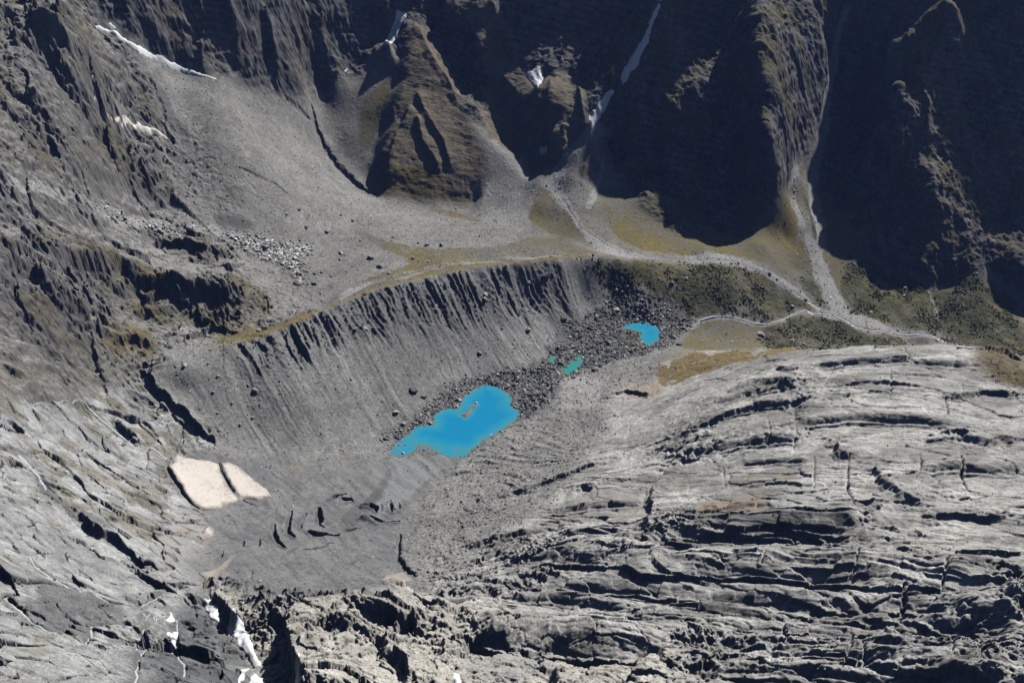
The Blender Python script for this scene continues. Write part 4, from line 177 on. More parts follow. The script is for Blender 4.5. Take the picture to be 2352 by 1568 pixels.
BOULDER = [(-482.8,1810.0,18.5,'t','largest tan boulder in the blocky strip,throwing a dark shadow on its left'),(-444.9,1816.0,15.8,'m','flat grey slab lying right of the largest tan boulder'),(-424.0,1803.0,16.6,'p','long pale slab tilted in the lower part of the blocky strip'),(-427.5,1783.0,13.0,'p','wedge shaped pale block below the long pale slab'),(-409.2,1752.0,14.5,'t','tan boulder below the end of the blocky strip,the upper of two'),(-403.9,1724.0,16.9,'t','knobbly tan boulder standing alone under the blocky strip,the lower of two'),(-343.0,1851.0,8.9,'w','bright white boulder alone on the middle scree flat'),(-280.0,1834.0,14.9,'m','long low grey boulder on the scree right of the white boulder'),(-361.0,1605.0,8.8,'d','dark boulder on the grass just behind the moraine crest'),(-271.9,1665.0,8.9,'d','dark brown boulder perched on the moraine crest edge'),(-544.6,1806.0,12.3,'p','pale boulder at the upper left end of the blocky strip'),(-146.4,1489.0,10.0,'p','square pale boulder with a dark shaded side on the slope above the lake'),(-200.0,1456.0,12.1,'p','overhanging block with a black underside on the slope left of the lake'),(-185.5,1436.0,9.8,'p','rounded pale boulder near the left lake shore'),(-96.2,1518.0,12.5,'w','largest white boulder on the upper lake shore'),(-175.3,1516.0,17.1,'d','dark lumpy boulder cluster half buried at the moraine foot'),(-158.0,1512.0,9.3,'d','dark angular boulder below the dark lumpy cluster'),(-180.3,1363.0,8.0,'p','pale flat boulder in the muddy lower left corner of the lake'),(-46.1,1507.0,4.7,'p','single small rock out in the middle of the lake,right of the islet'),(-63.7,1513.0,6.2,'w','white rock at the upper tip of the lake islet'),(30.9,1711.0,10.9,'m','lone rounded boulder low on the smooth moraine slope'),(102.7,1763.0,15.5,'d','dark boulder pair at the foot of the moraine above the ponds'),(213.0,1819.0,15.1,'p','pale topped overhanging boulder above the round blue pond'),(188.3,1714.0,13.6,'p','pale topped boulder left of the tiny teal pond'),(127.7,1682.0,7.6,'w','round white boulder at the top edge of the teal pond'),(86.1,1599.0,9.7,'p','long pale boulder left of the lower tip of the teal pond'),(112.9,1585.0,8.8,'d','dark oblong boulder on the pale sand below the teal pond'),(276.2,1791.0,8.0,'p','pale block at the upper rim of the round blue pond'),(154.2,1613.0,13.8,'m','grey slab boulder right of the teal pond'),(-263.5,1590.0,13.4,'p','big pale boulder bulging from the gullied moraine face'),(-52.1,1744.0,10.9,'p','pale boulder capping a dark hollow in the moraine face'),(67.5,1815.0,15.6,'d','dark wedge shaped boulder just under the moraine crest'),(329.8,1878.0,11.0,'m','dark sided boulder on the mossy hummocks right of the moraine'),(-446.5,1554.0,11.8,'m','square grey boulder on the green strip by the moraine crest'),(-541.0,1435.0,9.8,'p','flat pale boulder on the flat ground left of the moraine'),(-425.6,1417.0,11.2,'m','brownish boulder halfway down the left part of the moraine slope'),(511.2,1812.0,17.5,'p','largest pale boulder on the green flat beside the winding brook'),(468.4,1962.0,8.6,'p','boulder on the pale gravel fan of the stream'),(596.1,1793.0,8.3,'p','spiky rock standing at the far edge of the golden grass'),(-523.9,1818.0,8.8,'p',1),(-484.7,1825.0,9.7,'p',1),(-443.9,1776.0,10.4,'p',1),(-455.8,1800.0,7.9,'p',1),(-460.8,1790.0,8.7,'p',1),(-431.3,1770.0,8.6,'p',1),(-498.2,1781.0,7.8,'p',1),(-470.3,1805.0,7.9,'p',1),(-469.5,1793.0,7.0,'p',1),(-560.4,1797.0,7.0,'p',1),(-530.7,1811.0,7.9,'p',1),(-510.1,1787.0,7.0,'p',1),(-491.2,1786.0,7.0,'p',1),(-474.2,1782.0,7.8,'p',1),(-430.7,1822.0,7.1,'p',1),(-438.9,1798.0,7.0,'p',1),(-463.2,1781.0,6.9,'p',1),(-478.9,1778.0,6.9,'p',1),(-451.6,1792.0,6.1,'p',1),(-377.0,1726.0,11.0,'m',2),(-421.2,1912.0,9.1,'d',2),(-338.6,2000.0,8.5,'m',2),(-404.5,1794.0,8.7,'m',2),(-380.9,1925.0,10.1,'m',2),(-458.2,1919.0,7.3,'m',2),(-312.3,1912.0,6.4,'m',2),(-381.1,1765.0,6.9,'d',2),(-368.3,1772.0,6.9,'m',2),(-349.0,1760.0,6.0,'d',2),(-402.4,1707.0,5.9,'m',2),(-341.1,1827.0,7.9,'m',2),(-403.4,1830.0,6.2,'m',2),(-396.6,1836.0,6.2,'m',2),(-401.6,1850.0,7.1,'m',2),(-335.1,1846.0,4.4,'m',2),(-264.7,1801.0,6.9,'m',2),(-357.9,1689.0,5.8,'m',2),(-371.1,1670.0,4.9,'m',2),(-438.1,1717.0,5.9,'m',2),(-364.8,2010.0,6.6,'d',2),(-440.1,1952.0,7.4,'m',2),(-348.9,1659.0,5.7,'m',2),(-320.7,1778.0,5.2,'m',2),(-298.3,1785.0,5.2,'m',2),(-427.4,1871.0,5.4,'m',2),(-441.7,1860.0,5.4,'m',2),(-98.0,1500.0,6.2,'p',3),(-101.6,1552.0,7.1,'p',3),(-72.9,1560.0,8.7,'p',3),(-195.6,1385.0,5.2,'p',3),(-168.2,1435.0,5.3,'p',3),(-140.6,1448.0,7.6,'p',3),(-149.6,1443.0,6.0,'p',3),(-55.9,1380.0,5.8,'p',3),(-56.7,1365.0,6.5,'p',3),(2.2,1365.0,6.5,'p',3),(-159.1,1464.0,6.1,'p',3),(-103.0,1498.0,5.4,'p',3),(-30.8,1400.0,4.4,'p',3),(-36.0,1415.0,5.2,'p',3),(-76.5,1546.0,6.3,'p',3),(-16.1,1559.0,6.3,'p',3),(17.5,1473.0,4.6,'p',3),(-18.8,1424.0,5.2,'p',3),(-204.2,1363.0,5.1,'p',3),(-210.8,1364.0,4.4,'p',3),(-188.5,1386.0,5.2,'m',4),(-178.1,1385.0,5.2,'m',4),(-174.3,1404.0,4.5,'m',4),(-81.9,1515.0,4.7,'m',4),(-62.1,1402.0,4.4,'m',4),(-124.6,1364.0,4.4,'m',4),(-155.9,1380.0,2.9,'m',4),(-129.4,1382.0,2.9,'m',4),(-67.1,1498.0,3.1,'m',4),(-89.5,1481.0,3.8,'m',4),(129.8,1749.0,12.1,'d',5),(153.0,1761.0,11.3,'d',5),(179.7,1750.0,10.4,'d',5),(228.4,1719.0,6.9,'p',5),(222.0,1698.0,8.5,'p',5),(152.2,1662.0,6.7,'p',5),(174.7,1650.0,6.6,'p',5),(161.8,1652.0,5.0,'p',5),(203.2,1773.0,7.9,'d',5),(193.2,1776.0,7.0,'p',5),(316.0,1745.0,17.4,'d',5),(325.4,1712.0,12.9,'m',5),(113.8,1767.0,7.8,'d',5),(107.5,1752.0,7.8,'d',5),(121.7,1744.0,7.7,'d',5),(148.9,1795.0,7.9,'d',5),(171.5,1803.0,6.2,'p',5),(190.4,1799.0,5.3,'p',5),(157.4,1787.0,6.1,'p',5),(250.7,1802.0,8.0,'d',5),(265.2,1799.0,10.6,'d',5),(285.3,1793.0,12.4,'d',5),(300.7,1799.0,8.9,'d',5),(306.2,1809.0,6.3,'p',5),(322.3,1828.0,6.3,'p',5),(101.1,1733.0,4.3,'p',5),(128.7,1773.0,7.0,'d',5),(164.7,1741.0,5.2,'p',5),(95.4,1697.0,5.9,'p',5),(100.9,1693.0,7.6,'d',5),(143.4,1698.0,8.5,'d',5),(166.9,1675.0,7.5,'d',5),(190.9,1663.0,8.3,'d',5),(182.7,1647.0,9.9,'d',5),(165.9,1625.0,7.4,'d',5),(144.0,1685.0,6.7,'d',5),(55.6,1617.0,5.7,'d',5),(63.2,1600.0,7.3,'d',5),(43.5,1626.0,7.3,'d',5),(72.0,1621.0,6.5,'d',5),(38.3,1562.0,9.5,'d',5),(51.2,1548.0,9.5,'d',5),(61.2,1533.0,8.6,'d',5),(28.1,1585.0,7.2,'d',5),(78.2,1568.0,7.2,'d',5),(246.0,1675.0,5.9,'p',5),(348.1,1810.0,7.2,'p',5),(247.1,1813.0,6.2,'p',5),(203.7,1713.0,5.1,'p',5),(-19.7,1698.0,5.8,'m',6),(-280.0,1579.0,9.4,'m',6),(-53.5,1736.0,10.9,'m',6),(32.7,1798.0,7.8,'m',6),(-61.4,1636.0,9.8,'m',6),(-48.0,1642.0,4.1,'m',6),(-174.4,1902.0,11.7,'m',6),(-144.8,1905.0,11.7,'m',6),(-196.9,1835.0,8.7,'m',6),(-246.2,1937.0,8.2,'m',6),(9.7,1771.0,5.1,'m',6),(63.0,1789.0,4.3,'m',6),(157.5,1833.0,5.3,'m',6),(-278.5,1486.0,4.6,'m',6),(-224.9,1469.0,4.6,'m',6),(1.1,1655.0,3.3,'m',6),(-193.0,1912.0,7.2,'m',6),(-236.4,1759.0,7.6,'m',6),(-281.0,1837.0,11.4,'m',6),(-256.3,1797.0,14.7,'m',6),(-272.0,1666.0,8.1,'d',6),(-164.9,1813.0,7.8,'m',6),(167.3,1968.0,5.6,'m',6),(360.7,1892.0,8.3,'p',7),(553.5,1967.0,8.7,'d',7),(630.0,1934.0,8.8,'d',7),(595.8,1906.0,12.5,'p',7),(777.7,1935.0,7.0,'p',7),(826.0,1897.0,7.0,'p',7),(570.9,1962.0,5.8,'p',7),(484.8,1895.0,3.8,'p',7),(540.0,1908.0,3.8,'p',7),(531.8,1930.0,4.8,'p',7),(469.3,1917.0,3.8,'p',7),(503.6,1791.0,8.2,'p',7),(573.1,1799.0,8.3,'p',7),(613.8,1843.0,5.7,'p',7),(622.0,1825.0,4.7,'p',7),(457.5,1564.0,5.6,'d',7),(635.1,1792.0,5.6,'d',7),(582.6,1932.0,4.8,'p',7),(639.7,1854.0,3.8,'p',7),(869.2,2000.0,7.2,'p',7),(876.1,2022.0,7.3,'p',7),(824.6,2023.0,4.1,'p',7),(1101.2,2056.0,8.7,'p',7),(818.6,1976.0,4.1,'p',7),(419.4,1759.0,6.2,'p',7),(408.2,1747.0,5.3,'p',7),(439.3,1756.0,7.1,'p',7),(374.1,1736.0,6.1,'p',7),(433.7,1788.0,5.4,'p',7),(-506.2,1448.0,6.1,'m',8),(-486.7,1426.0,6.7,'m',8),(-423.9,1375.0,5.9,'m',8),(-440.4,1357.0,6.6,'m',8),(-398.9,1580.0,6.3,'m',8),(-387.4,1609.0,6.4,'d',8),(-361.4,1605.0,7.2,'d',8),(-399.2,1608.0,5.6,'m',8),(-410.6,1585.0,4.8,'m',8),(-476.8,1366.0,5.2,'m',8),(-455.6,1337.0,4.4,'m',8),(-567.5,1526.0,4.7,'p',8),(-570.6,1504.0,4.7,'p',8),(-511.3,1485.0,4.6,'m',8),(-457.8,1388.0,5.2,'m',8),(-488.9,1398.0,5.9,'m',8),(-438.1,1424.0,6.0,'m',8),(-504.1,1366.0,4.4,'m',8),(727.9,2311.0,7.7,'p',9),(725.8,2285.0,7.7,'p',9),(710.9,2230.0,6.4,'p',9),(654.3,2212.0,7.4,'p',9),(650.6,2197.0,6.3,'p',9),(769.3,2431.0,6.8,'p',9),(757.5,2393.0,6.8,'p',9),(743.9,2346.0,6.7,'p',9),(656.0,2230.0,5.3,'p',9),(699.8,2203.0,5.3,'p',9),(658.9,2174.0,5.2,'p',9),(676.6,2155.0,5.2,'p',9)]
BGROUP = {1: ('small pale block within the jumbled blocky strip across the middle scree','small blocks of the blocky strip'),2: ('small grey boulder scattered on the wide middle scree flat','boulders on the middle scree'),3: ('small grey rock lying on the stony shore of the large turquoise lake','rocks along the large lake shore'),4: ('low rock standing in the shallow edge water of the large turquoise lake','rocks standing in the large lake'),5: ('small angular block in the rubble field around the little ponds','blocks of the pond rubble field'),6: ('small boulder stuck in the steep gullied moraine slope','boulders in the moraine slope'),7: ('small boulder resting on the green and brown valley floor right of the ponds','boulders on the right valley floor'),8: ('small boulder by the grassy left end of the moraine crest','boulders near the left moraine end'),9: ('pale boulder lying on the gravel of the forked debris gully on the right','boulders in the forked gully')}
RES = 1.0            # terrain density
EL, AZ = math.radians(48), math.radians(42)     # sun height, and bearing from +y towards +x
CAM_H = 1000.0
HAZE_C, HAZE_D = (.26, .42, 1.0, 1), .000022
scene = bpy.context.scene
col = scene.collection
rng = np.random.RandomState(5)

# ================================================================ terrain height
g8, g4 = Grid(8.0), Grid(4.0)
_p = np.array(PTS, float)
BASE = upsample(rbf_grid(_p[:, :2], _p[:, 2], g8, c=8.0, smooth=.03), g8, g4)
_s = np.array([(x, y, i) for i, l in enumerate(STRATA) for x, y in l], float)
_, _k = np.unique(np.round(_s[:, :2]/9), axis=0, return_index=True); _s = _s[_k]
g16 = Grid(16.0)
SFIELD = upsample(rbf_grid(_s[:, :2], _s[:, 2], g16, c=15.0, smooth=.05), g16, g4)
log('base surfaces')
GXX, GYY = np.meshgrid(g4.xs, g4.ys, indexing='ij')
def raster(polys, r=0):
    M = np.zeros(GXX.shape, bool)
    for P in polys:
        a = np.asarray(P, float)
        i0, i1 = np.searchsorted(g4.xs, [a[:, 0].min(), a[:, 0].max()]); j0, j1 = np.searchsorted(g4.ys, [a[:, 1].min(), a[:, 1].max()])
        sl = (slice(i0, i1+1), slice(j0, j1+1))
        M[sl] |= in_poly(GXX[sl], GYY[sl], P)
    return blur(M.astype(F), r) if r else M
RNAMES = ['scree']+[n for n, _ in REGION]
RIDX = np.zeros(GXX.shape, np.int8)
for k, (n, P) in enumerate(REGION): RIDX[raster([P])] = k+1
RW = {n: blur((RIDX == k).astype(F), 2) for k, n in enumerate(RNAMES)}
CW = {n: raster(ps, 1 if n in ('gravel', 'rust') else 2) for n, ps in COVER}
SMASK = np.clip(1.5*raster([s[0] for s in SNOW], 2), 0, 1)
log('rasters')

ys = []
y = 300.0
while y < 3250:
    ys.append(y)
    y += (0.42+0.58*min(1, max(0, (y-350)/700.0)) if y < 1050 else 1.0+0.25*min(1, (y-1050)/350.0) if y < 2640 else 10.0)/RES
ROWS = np.array(ys)
n_in = int(1180*RES)
COLS = np.r_[np.linspace(-1.75, -1.03, int(90*RES))[:-1], np.linspace(-1.03, 1.03, n_in), np.linspace(1.03, 1.75, int(90*RES))[1:]]
HW = np.interp(ROWS, [400, 2400], [.74, .515])
NR, NC = len(ROWS), len(COLS)
X = (ROWS*HW)[:, None]*COLS[None]; Y = np.repeat(ROWS[:, None], NC, 1)
X = X.astype(F).ravel(); Y = Y.astype(F).ravel()
log('grid', NR, NC, NR*NC)

Z = g4.sample(BASE, X, Y)
RWall = g4.sample(RW['wall'], X, Y)*(1-np.clip(g4.sample(CW['gravel'], X, Y), 0, 1))
wx = X+4*fbm(X, Y, 26, 3, seed=1); wy = Y+4*fbm(X, Y, 26, 3, seed=2)
var = 1+0.35*fbm(X, Y, 45, 2, seed=3)
fr1 = fbm(X, Y, 7.5, 3, .6, seed=4); fr2 = fbm(X, Y, 7.5, 3, .6, seed=5); br = fbm(X, Y, 33, 3, seed=14)
for line, h, wb, wf, soft in STEP:
    i = box(X, Y, line, 3*max(wb, 1.6*wf))
    kw = .45 if soft > 1 else 1.0
    d, sd, al = poly_dist(X[i]*(1-kw)+wx[i]*kw+kw*(2.6*fr1[i]+5*br[i]), Y[i]*(1-kw)+wy[i]*kw+kw*(2.6*fr2[i]+3*br[i]), line)
    s = sd*d*np.sign(h)
    e = al+(.16*fr1[i]+.12*br[i])*(.3 if soft > 1 else 1)
    env = sstep(-.02, .2, e)*sstep(1.02, .8, e) if soft <= 1 else sstep(-.03, .08, e)*sstep(1.03, .9, e)
    run = np.where(soft > 1, (.55+.22*soft)*abs(h), 2.0+(1.2+.16*abs(h))*2*np.clip(1.3*br[i]+.35, 0, 1.3))
    s0 = 5.0 if soft > 1 else 1.2
    T = 1-np.clip((s0-s)/run, 0, 1)**(1.9 if soft > 1 else 1.25)
    T = T*.72+.28*sstep(-1.8, 1.8, s+run+.12*abs(h)*(1+2*br[i]))
    prof = np.exp(-np.maximum(s-s0, 0)/wb)*T-np.exp(np.minimum(s+run, 0)/(1.6*wf))*(1-T)
    Z[i] += (abs(h)*.5*env*prof*var[i]).astype(F)
for line, h, wl, wr in RIDGE:
    i = box(X, Y, line, max(wl, wr)*1.3)
    d, sd, al = poly_dist(wx[i], wy[i], line)
    w = np.where(sd < 0, wl, wr)
    env = sstep(0, .15, al+.02)*sstep(1, .8, al)
    Z[i] += (h*env*np.clip(1-d/w, 0, 1)**1.3*var[i]).astype(F)
log('steps and ridges')
Z += (RWall*(11*fbm(X, Y, 58, 4, .6, seed=130, ridged=True)-3)+75*sstep(2560, 2720, Y)*fbm(X, Y, 130, 4, .6, seed=131, ridged=True)).astype(F)  # second term roughens the unseen crest for jagged shadow edges
# lakes: sd < 0 inside
LSD = np.full(X.shape, 999, F)
lx = X+1.8*fbm(X, Y, 11, 3, seed=6); ly = Y+1.8*fbm(X, Y, 11, 3, seed=7)
for P, lev, tone, dep in LAKE:
    i = box(X, Y, P, 30)
    d, _, _ = poly_dist(lx[i], ly[i], P, True)
    ins = in_poly(lx[i], ly[i], P)
    zi = Z[i]
    w = sstep(22, 3, d)
    out = zi*(1-w)+w*np.maximum(lev+.5+.16*d, np.minimum(zi, lev+.5+.5*d))
    Z[i] = np.where(ins, lev-.12-dep*sstep(-2, 46, d)**.8, out)
    LSD[i] = np.minimum(LSD[i], np.where(ins, -d, d))
for P, dq in SHALLOW:
    i = box(X, Y, P, 30); d, _, _ = poly_dist(lx[i], ly[i], P, True); ins = in_poly(lx[i], ly[i], P)
    Z[i] = np.maximum(Z[i], np.where(ins, -dq*(1+.5*fr1[i]), -dq-.12*d))
for P, h in ISLE:
    i = box(X, Y, P, 30); d, _, _ = poly_dist(lx[i], ly[i], P, True); ins = in_poly(lx[i], ly[i], P)
    Z[i] = np.maximum(Z[i], np.where(ins, .3+h*sstep(0, 6, d), -.5-.4*d))
nearlake = sstep(0, 8, LSD)

# region weights, looked up with ragged borders
qx = X+7*fbm(X, Y, 30, 4, .6, seed=8); qy = Y+7*fbm(X, Y, 30, 4, .6, seed=9)
RWv = {n: g4.sample(a, qx, qy) for n, a in RW.items()}
cx = X+4*fbm(X, Y, 14, 4, .65, seed=10); cy = Y+4*fbm(X, Y, 14, 4, .65, seed=12)
CWv = {n: g4.sample(a, cx, cy) for n, a in CW.items()}
snowv = g4.sample(SMASK, X, Y)
calm = (1-.93*snowv)*nearlake
log('weights')
STREAM = np.zeros(X.shape, F)
for lines, dep in ((RILL, 1.0), (BROOK, 1.3)):
    for line, w in lines:
        i = box(X, Y, line, w*3); d, _, _ = poly_dist(X[i], Y[i], line)
        m = sstep(w*2.4, w*.6, d)
        STREAM[i] = np.maximum(STREAM[i], m)
calm *= 1-.6*STREAM

gx_ = np.gradient(BASE, 4.0, axis=0); gy_ = np.gradient(BASE, 4.0, axis=1)
def sub(w, th=.02): return np.nonzero(w > th)[0]
DX = np.zeros(X.shape, F); DY = np.zeros(X.shape, F); DZ = np.zeros(X.shape, F)
CAV = np.zeros(X.shape, F)      # tone pattern of the rock: follows bedding, blocks and relief
# --- mountain rock, displaced along the base normal
wrock = RWv['wall']+1.5*RWv['crag_corner']+.5*RWv['crag_pyramid']+.7*RWv['crag_middle']+1.3*RWv['crag_upper']+1.2*RWv['crag_band']+1.2*RWv['crag_low']+RWv['crag_small']+RWv['crag_moss']+.75*RWv['crag_strip']+.7*RWv['hill']
wrock *= 1-.85*np.clip(CWv['gravel'], 0, 1)
i = sub(wrock); x, y, z = X[i], Y[i], Z[i]
gx = g4.sample(gx_, x, y); gy = g4.sample(gy_, x, y); gl = np.sqrt(1+gx*gx+gy*gy)
big = fbm3(x, y, z*.35, 85, 3, .55, 1, True)
medium = fbm3(x, y, z*.7, 30, 3, .55, 2, True)
small = fbm3(x, y, z*.9, 10, 3, .6, 3, True)
ribs = fbm3(x, y, z*.22, 13, 3, .6, 5, True)
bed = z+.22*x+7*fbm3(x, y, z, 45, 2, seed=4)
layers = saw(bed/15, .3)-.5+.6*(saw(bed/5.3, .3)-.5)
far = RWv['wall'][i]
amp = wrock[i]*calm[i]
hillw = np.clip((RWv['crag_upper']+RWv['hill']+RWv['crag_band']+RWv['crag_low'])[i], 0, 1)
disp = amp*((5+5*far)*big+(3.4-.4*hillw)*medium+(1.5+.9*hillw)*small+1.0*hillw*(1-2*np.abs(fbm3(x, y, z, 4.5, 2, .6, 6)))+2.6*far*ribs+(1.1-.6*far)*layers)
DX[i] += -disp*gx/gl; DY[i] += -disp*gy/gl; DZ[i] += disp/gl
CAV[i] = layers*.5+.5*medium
del big, medium, small, bed, layers
log('mountain rock')
# --- left hillside: stepped, jointed outcrops
whill = 1.15*RWv['crag_upper']+RWv['hill']+1.2*RWv['crag_band']+1.1*RWv['crag_low']+RWv['crag_small']+.7*RWv['crag_strip']+.9*RWv['crag_corner']+.14*RWv['crag_pyramid']+.15*RWv['crag_middle']
i = sub(whill); x, y = X[i], Y[i]; w = whill[i]*calm[i]
t = .89*x-.45*y+26*fbm(x, y, 110, 3, seed=100); al_ = .45*x+.89*y
d0, e0, r0, bx0, by0 = cells(al_*.65+9*fbm(x, y, 35, 2, seed=101), t*1.1+9*fbm(x, y, 35, 2, seed=102), 54, 14)
d1, e1, r1, bx1, by1 = cells(al_*.75+4*fbm(x, y, 14, 2, seed=103), t*1.15+4*fbm(x, y, 14, 2, seed=104), 19, 15)
d2, e2, r2, bx2, by2 = cells(x+2*fbm(x, y, 6, 2, seed=105), y, 7, 16)
t2 = t+16*(r0[:, 2]-.5)+5*(r1[:, 2]-.5)
m = np.clip(.3+1.4*fbm(x, y, 70, 3, seed=106), 0, 1.3); m2 = np.clip(.35+1.4*fbm(x, y, 30, 3, seed=107), 0, 1.3)
hgt = 8*m*(saw(t2/46, .2)-.5)+3.4*m2*(saw(t2/16, .25)-.5)+.9*m2*(saw(t2/5.3, .3)-.5)
hgt += 11*(r0[:, 0]-.5)+18*bx0*(r0[:, 1]-.5)+18*by0*(r0[:, 3]-.5)-2*sstep(.06, 0, e0)+4.2*(r1[:, 0]-.5)+5*bx1*(r1[:, 1]-.5)+5*by1*(r1[:, 3]-.5)
hgt += 1.5*(r2[:, 0]-.5)+2*bx2*(r2[:, 1]-.5)+2*by2*(r2[:, 3]-.5)+.7*fbm(x, y, 5, 3, .6, seed=108)
DZ[i] += w*hgt
CAV[i] += .5*(r1[:, 1]-.5)+.4*(r0[:, 2]-.5)+.3*(r2[:, 2]-.5)
# --- right slabs: bedding edges that follow the surveyed strata
i = sub(RWv['slab_right']+.35*RWv['rubble_slope']); x, y = X[i], Y[i]
w = (RWv['slab_right'][i]+.35*RWv['rubble_slope'][i])*calm[i]
S = g4.sample(SFIELD, x, y)
d1, e1, r1, bx1, by1 = cells(x+12*fbm(x, y, 40, 2, seed=20), S*160+10*fbm(x, y, 30, 2, seed=21), 58, 1)
s = S+.10*fbm(x, y, 110, 2, seed=22)+.030*fbm(x, y, 22, 3, seed=23)+.16*(r1[:, 2]-.5)
m1 = np.clip(.55+.9*fbm(x, y, 90, 2, seed=24), 0, 1.4); m2 = np.clip(.5+1.1*fbm(x, y, 50, 2, seed=25), 0, 1.5); m3 = np.clip(.5+1.1*fbm(x, y, 25, 2, seed=26), 0, 1.5)
low = .55+.75*sstep(4.6, 6.2, s)
hgt = 5.5*low*m1*(saw(s*1.7+.3, .25)-.5)+2.6*low*m2*(saw(s*5.3, .3)-.5)+1.0*m3*(saw(s*14.7, .28)-.5)+.28*(saw(s*37+.5*r1[:, 1], .3)-.5)*m2
up_ = .45+.55*sstep(4.6, 6.2, s)
hgt += up_*(4.0*(r1[:, 0]-.5)+11*bx1*(r1[:, 1]-.5)+11*by1*(r1[:, 3]-.5))-2.2*sstep(.05, 0, e1)*(r1[:, 3] > .45)+2.4*fbm(x, y, 60, 3, seed=27)+.45*fbm(x, y, 5, 3, .6, seed=28)
_, e2, r2, bx2, by2 = cells(x+3*fbm(x, y, 12, 2, seed=15), S*95+3*fbm(x, y, 12, 2, seed=16), 17, 2)
hgt += up_*(1.7*(r2[:, 0]-.5)+4*bx2*(r2[:, 2]-.5)+4*by2*(r2[:, 3]-.5))-.9*sstep(.06, 0, e2)*(r2[:, 1] > .5)
DZ[i] += w*hgt
CAV[i] = .22*(saw(s*14.7, .25)-.5)+.5*fbm(x*.25, S*70, 5, 3, .6, seed=29)+.55*fbm(x*.4, S*80, 28, 3, seed=13)+.5*(r1[:, 1]-.5)+.3*(r2[:, 1]-.5)
log('right slabs')
# --- left slabs
i = sub(RWv['slab_left']+RWv['dark_rock']+.4*RWv['crag_strip']); x, y = X[i], Y[i]
w = (RWv['slab_left'][i]+RWv['dark_rock'][i]+.4*RWv['crag_strip'][i])*calm[i]
t = .33*x+.94*y+22*fbm(x, y, 95, 3, seed=30)
d0, e0, r0, bx0, by0 = cells(x*.75+10*fbm(x, y, 40, 2, seed=38), t*1.2+8*fbm(x, y, 40, 2, seed=39), 62, 12)
d1, e1, r1, bx1, by1 = cells(x*.8+4*fbm(x, y, 15, 2, seed=28), t*1.25+4*fbm(x, y, 15, 2, seed=19), 24, 3); d2, e2, r2, bx2, by2 = cells(x+2*fbm(x, y, 8, 2, seed=18), y, 8.5, 4)
t2 = t+12*(r0[:, 2]-.5)+4*(r1[:, 2]-.5)
m = np.clip(.25+1.5*fbm(x, y, 60, 3, seed=31), 0, 1.3); m2 = np.clip(.15+1.5*fbm(x, y, 35, 3, seed=36), 0, 1.3)
hgt = 3.0*m*(saw(-t2/26, .22)-.5)+1.4*m2*(saw(-t2/9.5, .25)-.5)+.5*m*(saw(-t2/3.1, .3)-.5)
hgt += 9*(r0[:, 0]-.5)+17*bx0*(r0[:, 1]-.5)+17*by0*(r0[:, 3]-.5)-2.4*sstep(.05, 0, e0)
hgt += 3.4*(r1[:, 0]-.5)+11*bx1*(r1[:, 1]-.5)+11*by1*(r1[:, 3]-.5)-1.8*sstep(.05, 0, e1)*(r1[:, 3] > .4)
hgt += (1.6*(r2[:, 0]-.5)+3.5*bx2*(r2[:, 1]-.5)+3.5*by2*(r2[:, 2]-.5))*np.clip(.35+1.6*fbm(x, y, 50, 2, seed=17), 0, 1.5)+4.5*fbm(x, y, 70, 2, seed=37, ridged=True)+2.2*fbm(x, y, 24, 3, seed=32, ridged=True)+.5*fbm(x, y, 5, 3, .6, seed=33)
hgt += RWv['dark_rock'][i]*(4*fbm(x, y, 28, 3, seed=34, ridged=True))
DZ[i] += w*hgt
CAV[i] = .35*(saw(-t2/9.5, .25)-.5)*m2+.45*fbm(x*.3, t2, 4, 3, seed=35)+.5*(r1[:, 2]-.5)+.35*(r0[:, 1]-.5)
# --- brown ridge: broken blocks
i = sub(RWv['ridge']); x, y = X[i], Y[i]; w = RWv['ridge'][i]*calm[i]
jx = x+3*fbm(x, y, 12, 2, seed=40); jy = y+3*fbm(x, y, 12, 2, seed=41)
_, e1, r1, bx1, by1 = cells(jx, jy, 21, 5); _, e2, r2, bx2, by2 = cells(jx, jy, 7.5, 6); _, e3, r3, _, _ = cells(jx, jy, 3, 7)
_, e0, r0, bx0, by0 = cells(jx, jy, 48, 13)
hgt = 7*(r0[:, 0]-.5)+20*bx0*(r0[:, 1]-.5)+20*by0*(r0[:, 2]-.5)-2*sstep(.08, 0, e0)+4*(r1[:, 0]-.5)+6*bx1*(r1[:, 1]-.5)+6*by1*(r1[:, 2]-.5)-1.5*sstep(.1, 0, e1)+2.6*(r2[:, 0]-.5)+3*bx2*(r2[:, 1]-.5)+3*by2*(r2[:, 2]-.5)+.9*(r3[:, 0]-.5)
hgt += 5*fbm(x, y, 45, 3, seed=42, ridged=True)+.5*fbm(x, y, 3, 2, .6, seed=43)
DZ[i] += w*hgt; CAV[i] = .5*(r2[:, 1]-.5)+.5*fbm(x, y, 10, 3, seed=44)
log('left slabs, ridge')
# --- loose ground
loose = {'scree': (.9, .9), 'fan': (.9, .8), 'talus': (.9, 1.0), 'valley_floor': (.8, .5), 'hill': (1.0, .8), 'moraine': (.5, .8), 'glacier': (.8, .25), 'rubble_slope': (1.2, 1.6), 'debris': (1.5, 2.0), 'crag_strip': (.5, .5)}
lw = sum(RWv[n]*a for n, (a, b) in loose.items()); sw = sum(RWv[n]*b for n, (a, b) in loose.items())
grav = np.clip(CWv['gravel'], 0, 1); mud = np.clip(CWv['mud'], 0, 1)
sw = np.maximum(sw, .7*grav)*(1-.9*mud); lw *= 1-.8*mud
i = sub(lw+sw); x, y = X[i], Y[i]
hgt = lw[i]*(1.6*fbm(x, y, 55, 3, seed=50)+.45*fbm(x, y, 9, 3, .6, seed=51))
_, e1, r1, bx1, by1 = cells(x, y, 6.2, 8); dd = np.sqrt(bx1*bx1+by1*by1)
